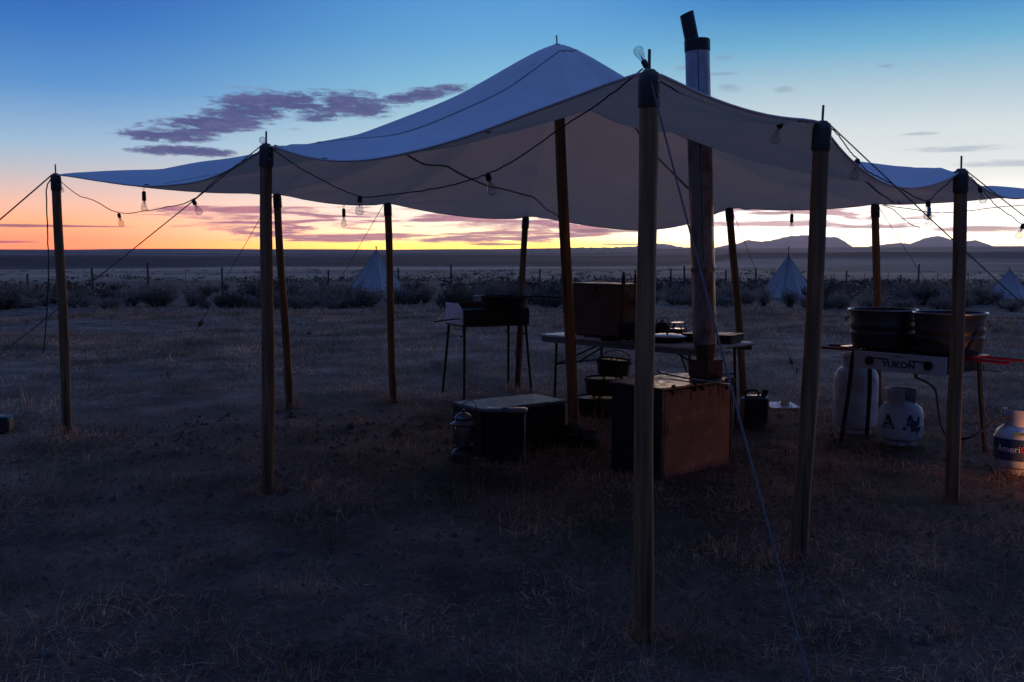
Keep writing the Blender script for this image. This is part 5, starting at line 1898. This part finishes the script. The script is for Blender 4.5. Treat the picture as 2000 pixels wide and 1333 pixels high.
grass(260000, 1.5, 27.5, 1.05, 0.05, 0.15, 0.0027, 1.12, 21, 'dry_grass', 'dry_straw', 0.30)
grass(110000, 1.5, 31.0, 1.0, 0.10, 0.24, 0.0026, 0.95, 41, 'dry_grass', 'dry_straw', 0.56)

# taller tufts, thick round the feet of poles and boxes
def tufts(centres, name, m_, seed):
    g_ = np.random.default_rng(seed)
    tri = []
    for (x, y, rad_, n_, hgt) in centres:
        bx = x + g_.normal(0, rad_, n_)
        by = y + g_.normal(0, rad_, n_)
        bz = terrain(bx, by) - 0.005
        th = np.arctan2(by - y, bx - x) + g_.normal(0, 0.9, n_)
        lean = np.abs(g_.normal(0.7, 0.35, n_)).clip(0.03, 1.3)
        L = hgt * g_.uniform(0.4, 1.15, n_)
        w = 0.0024 * (0.5 + y / 6.0) * np.ones(n_)
        base = np.stack([bx, by, bz], 1)
        d0 = np.stack([np.sin(lean * 0.5) * np.cos(th), np.sin(lean * 0.5) * np.sin(th), np.cos(lean * 0.5)], 1)
        d1 = np.stack([np.sin(lean * 1.5) * np.cos(th), np.sin(lean * 1.5) * np.sin(th), np.cos(lean * 1.5)], 1)
        sd = np.stack([-np.sin(th), np.cos(th), np.zeros(n_)], 1) * (w * 0.5)[:, None]
        mid_ = base + d0 * (L * 0.55)[:, None]
        tip = mid_ + d1 * (L * 0.45)[:, None]
        tri += [np.stack([base - sd, base + sd, mid_ + sd * 0.8], 1), np.stack([mid_ + sd * 0.8, mid_ - sd * 0.8, base - sd], 1), np.stack([mid_ - sd * 0.8, mid_ + sd * 0.8, tip], 1)]
    return tri_mesh(name, np.concatenate(tri, 0), m_)


cts = []
for k_ in POLES:
    o_ = [q for q in bpy.data.objects if q.name.startswith('tent_pole') and (q.location - Vector((POLES[k_].x, POLES[k_].y, 0))).length < 0.35]
    if o_:
        p = o_[0].location
        for _ in range(4):
            cts.append((p.x + random.gauss(0, 0.09), p.y + random.gauss(0, 0.07), 0.05, 26, random.uniform(0.10, 0.2)))
for p0, p1 in ((G(1193, 928), G(1290, 942)), (G(1292, 942), G(1436, 915)), (G(870, 890), G(945, 912)), (G(1030, 905), G(1108, 878)), (G(1640, 866), G(1800, 872)), (G(1945, 930), G(2030, 930)), (G(1445, 836), G(1500, 836))):
    for k_ in range(16):
        q = p0.lerp(p1, random.random())
        cts.append((q.x, q.y - 0.03, 0.035, 12, random.uniform(0.05, 0.12)))
for _ in range(300):
    d = 2.2 + 24 * random.random() ** 1.2
    a = random.uniform(R(-35), R(35))
    cts.append((d * math.sin(a), d * math.cos(a), random.uniform(0.03, 0.11), random.randint(14, 40), random.uniform(0.05, 0.17)))
tufts(cts, 'grass_tufts', 'dry_straw', 77)

# crumbs of dry earth and chaff on the trodden soil
nK = 26000
rK = 1.6 * (9.5 / 1.6) ** rng.random(nK)
aK = rng.uniform(R(-36), R(36), nK)
kx, ky = rK * np.sin(aK), rK * np.cos(aK)
ks = rng.gamma(2.0, 0.0034, nK) * (0.7 + rK * 0.10)
kc = np.stack([kx, ky, terrain(kx, ky) + ks * 0.15], 1)
ka_ = rng.uniform(0, 2 * PI, nK)
ax0 = np.stack([np.cos(ka_), np.sin(ka_), np.zeros(nK)], 1) * ks[:, None]
ax1 = np.stack([-np.sin(ka_), np.cos(ka_), np.zeros(nK)], 1) * (ks * rng.uniform(0.5, 1.0, nK))[:, None]
up_ = np.stack([rng.normal(0, 0.2, nK) * ks, rng.normal(0, 0.2, nK) * ks, ks * rng.uniform(0.4, 0.9, nK)], 1)
lo = kc - np.array([0, 0, 0.004])
tri_mesh('soil_crumbs', np.concatenate([np.stack([lo + a_, lo + b_, kc + up_], 1) for a_, b_ in ((ax0, ax1), (ax1, -ax0), (-ax0, -ax1), (-ax1, ax0))], 0), 'soil_crumb')

# stones in the trodden ground
def stone(px, py, s_, seed, label):
    p = G(px, py)
    vs_, fs_ = [], []
    nu, nv = 10, 7
    for i in range(nv + 1):
        for j in range(nu):
            a, b2 = 2 * PI * j / nu, PI * i / nv
            q = Vector((math.cos(a) * math.sin(b2), math.sin(a) * math.sin(b2), math.cos(b2)))
            k = 1 + 0.3 * mnoise.noise(q * 1.6 + Vector((seed, 0, 0)))
            vs_.append((q.x * s_ * k, q.y * s_ * 0.8 * k, q.z * s_ * 0.55 * k))
    for i in range(nv):
        for j in range(nu):
            k = (j + 1) % nu
            fs_.append((i * nu + j, i * nu + k, (i + 1) * nu + k, (i + 1) * nu + j))
    o_ = MB().add(vs_, fs_).build('stone', 'stone', None, True)
    o_.location = (p.x, p.y, float(terrain(p.x, p.y)) + s_ * 0.12)
    tag(o_, label, 'stone', 'stones in the trodden ground')


stone(563, 1084, 0.042, 1.0, 'rounded stone right of a smaller one in the bare ground below the middle left pole')
stone(541, 1082, 0.026, 5.0, 'smaller stone beside a larger rounded one in the bare ground below the middle left pole')
stone(92, 1277, 0.030, 9.0, 'stone in the near bottom left corner of the ground')
stone(695, 1086, 0.028, 12.0, 'flat stone alone on the bare ground right of the stone pair')
